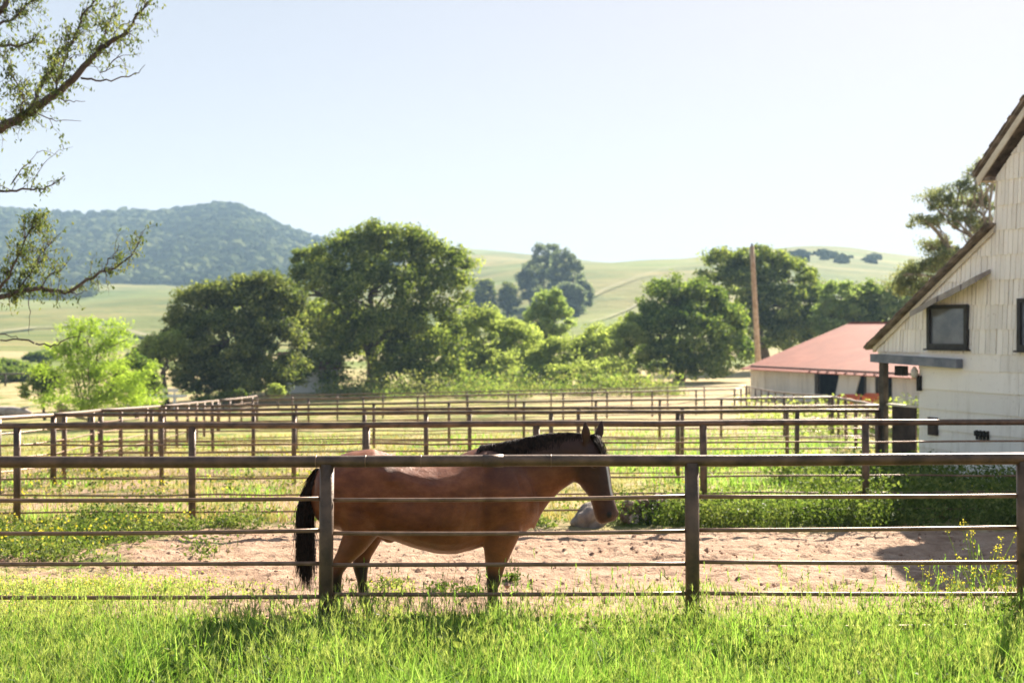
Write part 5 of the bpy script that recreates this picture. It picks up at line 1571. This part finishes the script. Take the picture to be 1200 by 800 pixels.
    # leafy plant at the right hand post, and a tuft at the middle post
    for px, Yp, h, lab in ((1183, 9.2, .42, 'dark leafy plant at the foot of the right hand front post'), (812, 9.25, .36, 'bright leafy plant growing against the middle front post')):
        x = px2x(px, Yp); o = empty('leafy_weed', (x, Yp, gz(x, Yp))); tag(o, lab, 'weed')
        m = 150; C = rng.normal(0, .07, (m, 3)); C[:, 2] = rng.uniform(.02, h, m)
        V, f = leaves(C, rng.uniform(.04, .10, m), None, .35); link('leaves', mesh('leaves', V, f, [M['weed']]), o)
grass(); weeds()

# ------------------------------------------------------------------ air, light, camera
def haze():
    m, nt, no, ln = newmat('haze_air')
    v = N(nt, 'ShaderNodeVolumePrincipled')
    v.inputs['Color'].default_value = (.50, .74, 1, 1); v.inputs['Density'].default_value = .00023; v.inputs['Anisotropy'].default_value = .05
    o = N(nt, 'ShaderNodeOutputMaterial'); ln.new(v.outputs[0], o.inputs['Volume'])
    mb = MB(); mb.box((-4300, -120, -9), (4300, 2500, 205))
    o = mb.build('haze', m); tag(o, 'pale blue haze over the distant hills', 'haze', kind='stuff')
haze()

w = bpy.data.worlds.new('World'); S.world = w; w.use_nodes = True
nt = w.node_tree; nt.nodes.clear()
sky = nt.nodes.new('ShaderNodeTexSky'); sky.sky_type = 'NISHITA'; sky.sun_disc = False
sky.sun_elevation = R(SUN_EL); sky.sun_rotation = R(SUN_AZ); sky.air_density = 1.0; sky.dust_density = .6; sky.ozone_density = 1.5; sky.altitude = 50
bg = nt.nodes.new('ShaderNodeBackground'); bg.inputs[1].default_value = .10
ow = nt.nodes.new('ShaderNodeOutputWorld')
tint = nt.nodes.new('ShaderNodeMix'); tint.data_type = 'RGBA'; tint.blend_type = 'MULTIPLY'; tint.inputs[0].default_value = 1
tint.inputs[7].default_value = (1.0, .97, .94, 1)
nt.links.new(sky.outputs[0], tint.inputs[6])
# soft shoulder on the sky's radiance so that it keeps its pale blue instead of clipping
div = nt.nodes.new('ShaderNodeVectorMath'); div.operation = 'SCALE'; div.inputs['Scale'].default_value = 1 / 2.6
nt.links.new(tint.outputs[2], div.inputs[0])
one = nt.nodes.new('ShaderNodeVectorMath'); one.operation = 'ADD'; one.inputs[1].default_value = (1, 1, 1)
nt.links.new(div.outputs[0], one.inputs[0])
dv = nt.nodes.new('ShaderNodeVectorMath'); dv.operation = 'DIVIDE'
nt.links.new(tint.outputs[2], dv.inputs[0]); nt.links.new(one.outputs[0], dv.inputs[1])
wb = nt.nodes.new('ShaderNodeVectorMath'); wb.operation = 'MULTIPLY'; wb.inputs[1].default_value = (1.02, .958, .985)
nt.links.new(dv.outputs[0], wb.inputs[0]); nt.links.new(wb.outputs[0], bg.inputs[0]); nt.links.new(bg.outputs[0], ow.inputs[0])
sd = Vector((math.sin(R(SUN_AZ)) * math.cos(R(SUN_EL)), math.cos(R(SUN_AZ)) * math.cos(R(SUN_EL)), math.sin(R(SUN_EL))))
sun = bpy.data.lights.new('sun', 'SUN'); sun.energy = 4.4; sun.angle = R(.53); sun.color = (1, .90, .76)
so = bpy.data.objects.new('sun', sun); COL.objects.link(so); so.rotation_euler = sd.to_track_quat('Z', 'Y').to_euler(); so.location = (0, 0, 60)

cam = bpy.data.cameras.new('camera'); co = bpy.data.objects.new('camera', cam); COL.objects.link(co)
co.location = (0, 0, CAMZ); co.rotation_euler = (R(90), 0, 0)
cam.sensor_width = 36; cam.sensor_fit = 'HORIZONTAL'; cam.lens = F / 1200 * 36; cam.shift_y = -15 / 1200
cam.clip_start = .1; cam.clip_end = 12000
cam.dof.use_dof = True; cam.dof.focus_distance = 9.6; cam.dof.aperture_fstop = 2.0
S.camera = co
S.view_settings.view_transform = 'Standard'; S.view_settings.look = 'None'; S.view_settings.gamma = 1; S.view_settings.use_curve_mapping = False
S.view_settings.exposure = 2.18
S.cycles.use_denoising = True
S.cycles.max_bounces = 8; S.cycles.transparent_max_bounces = 8; S.cycles.volume_bounces = 0
S.cycles.sample_clamp_indirect = 8
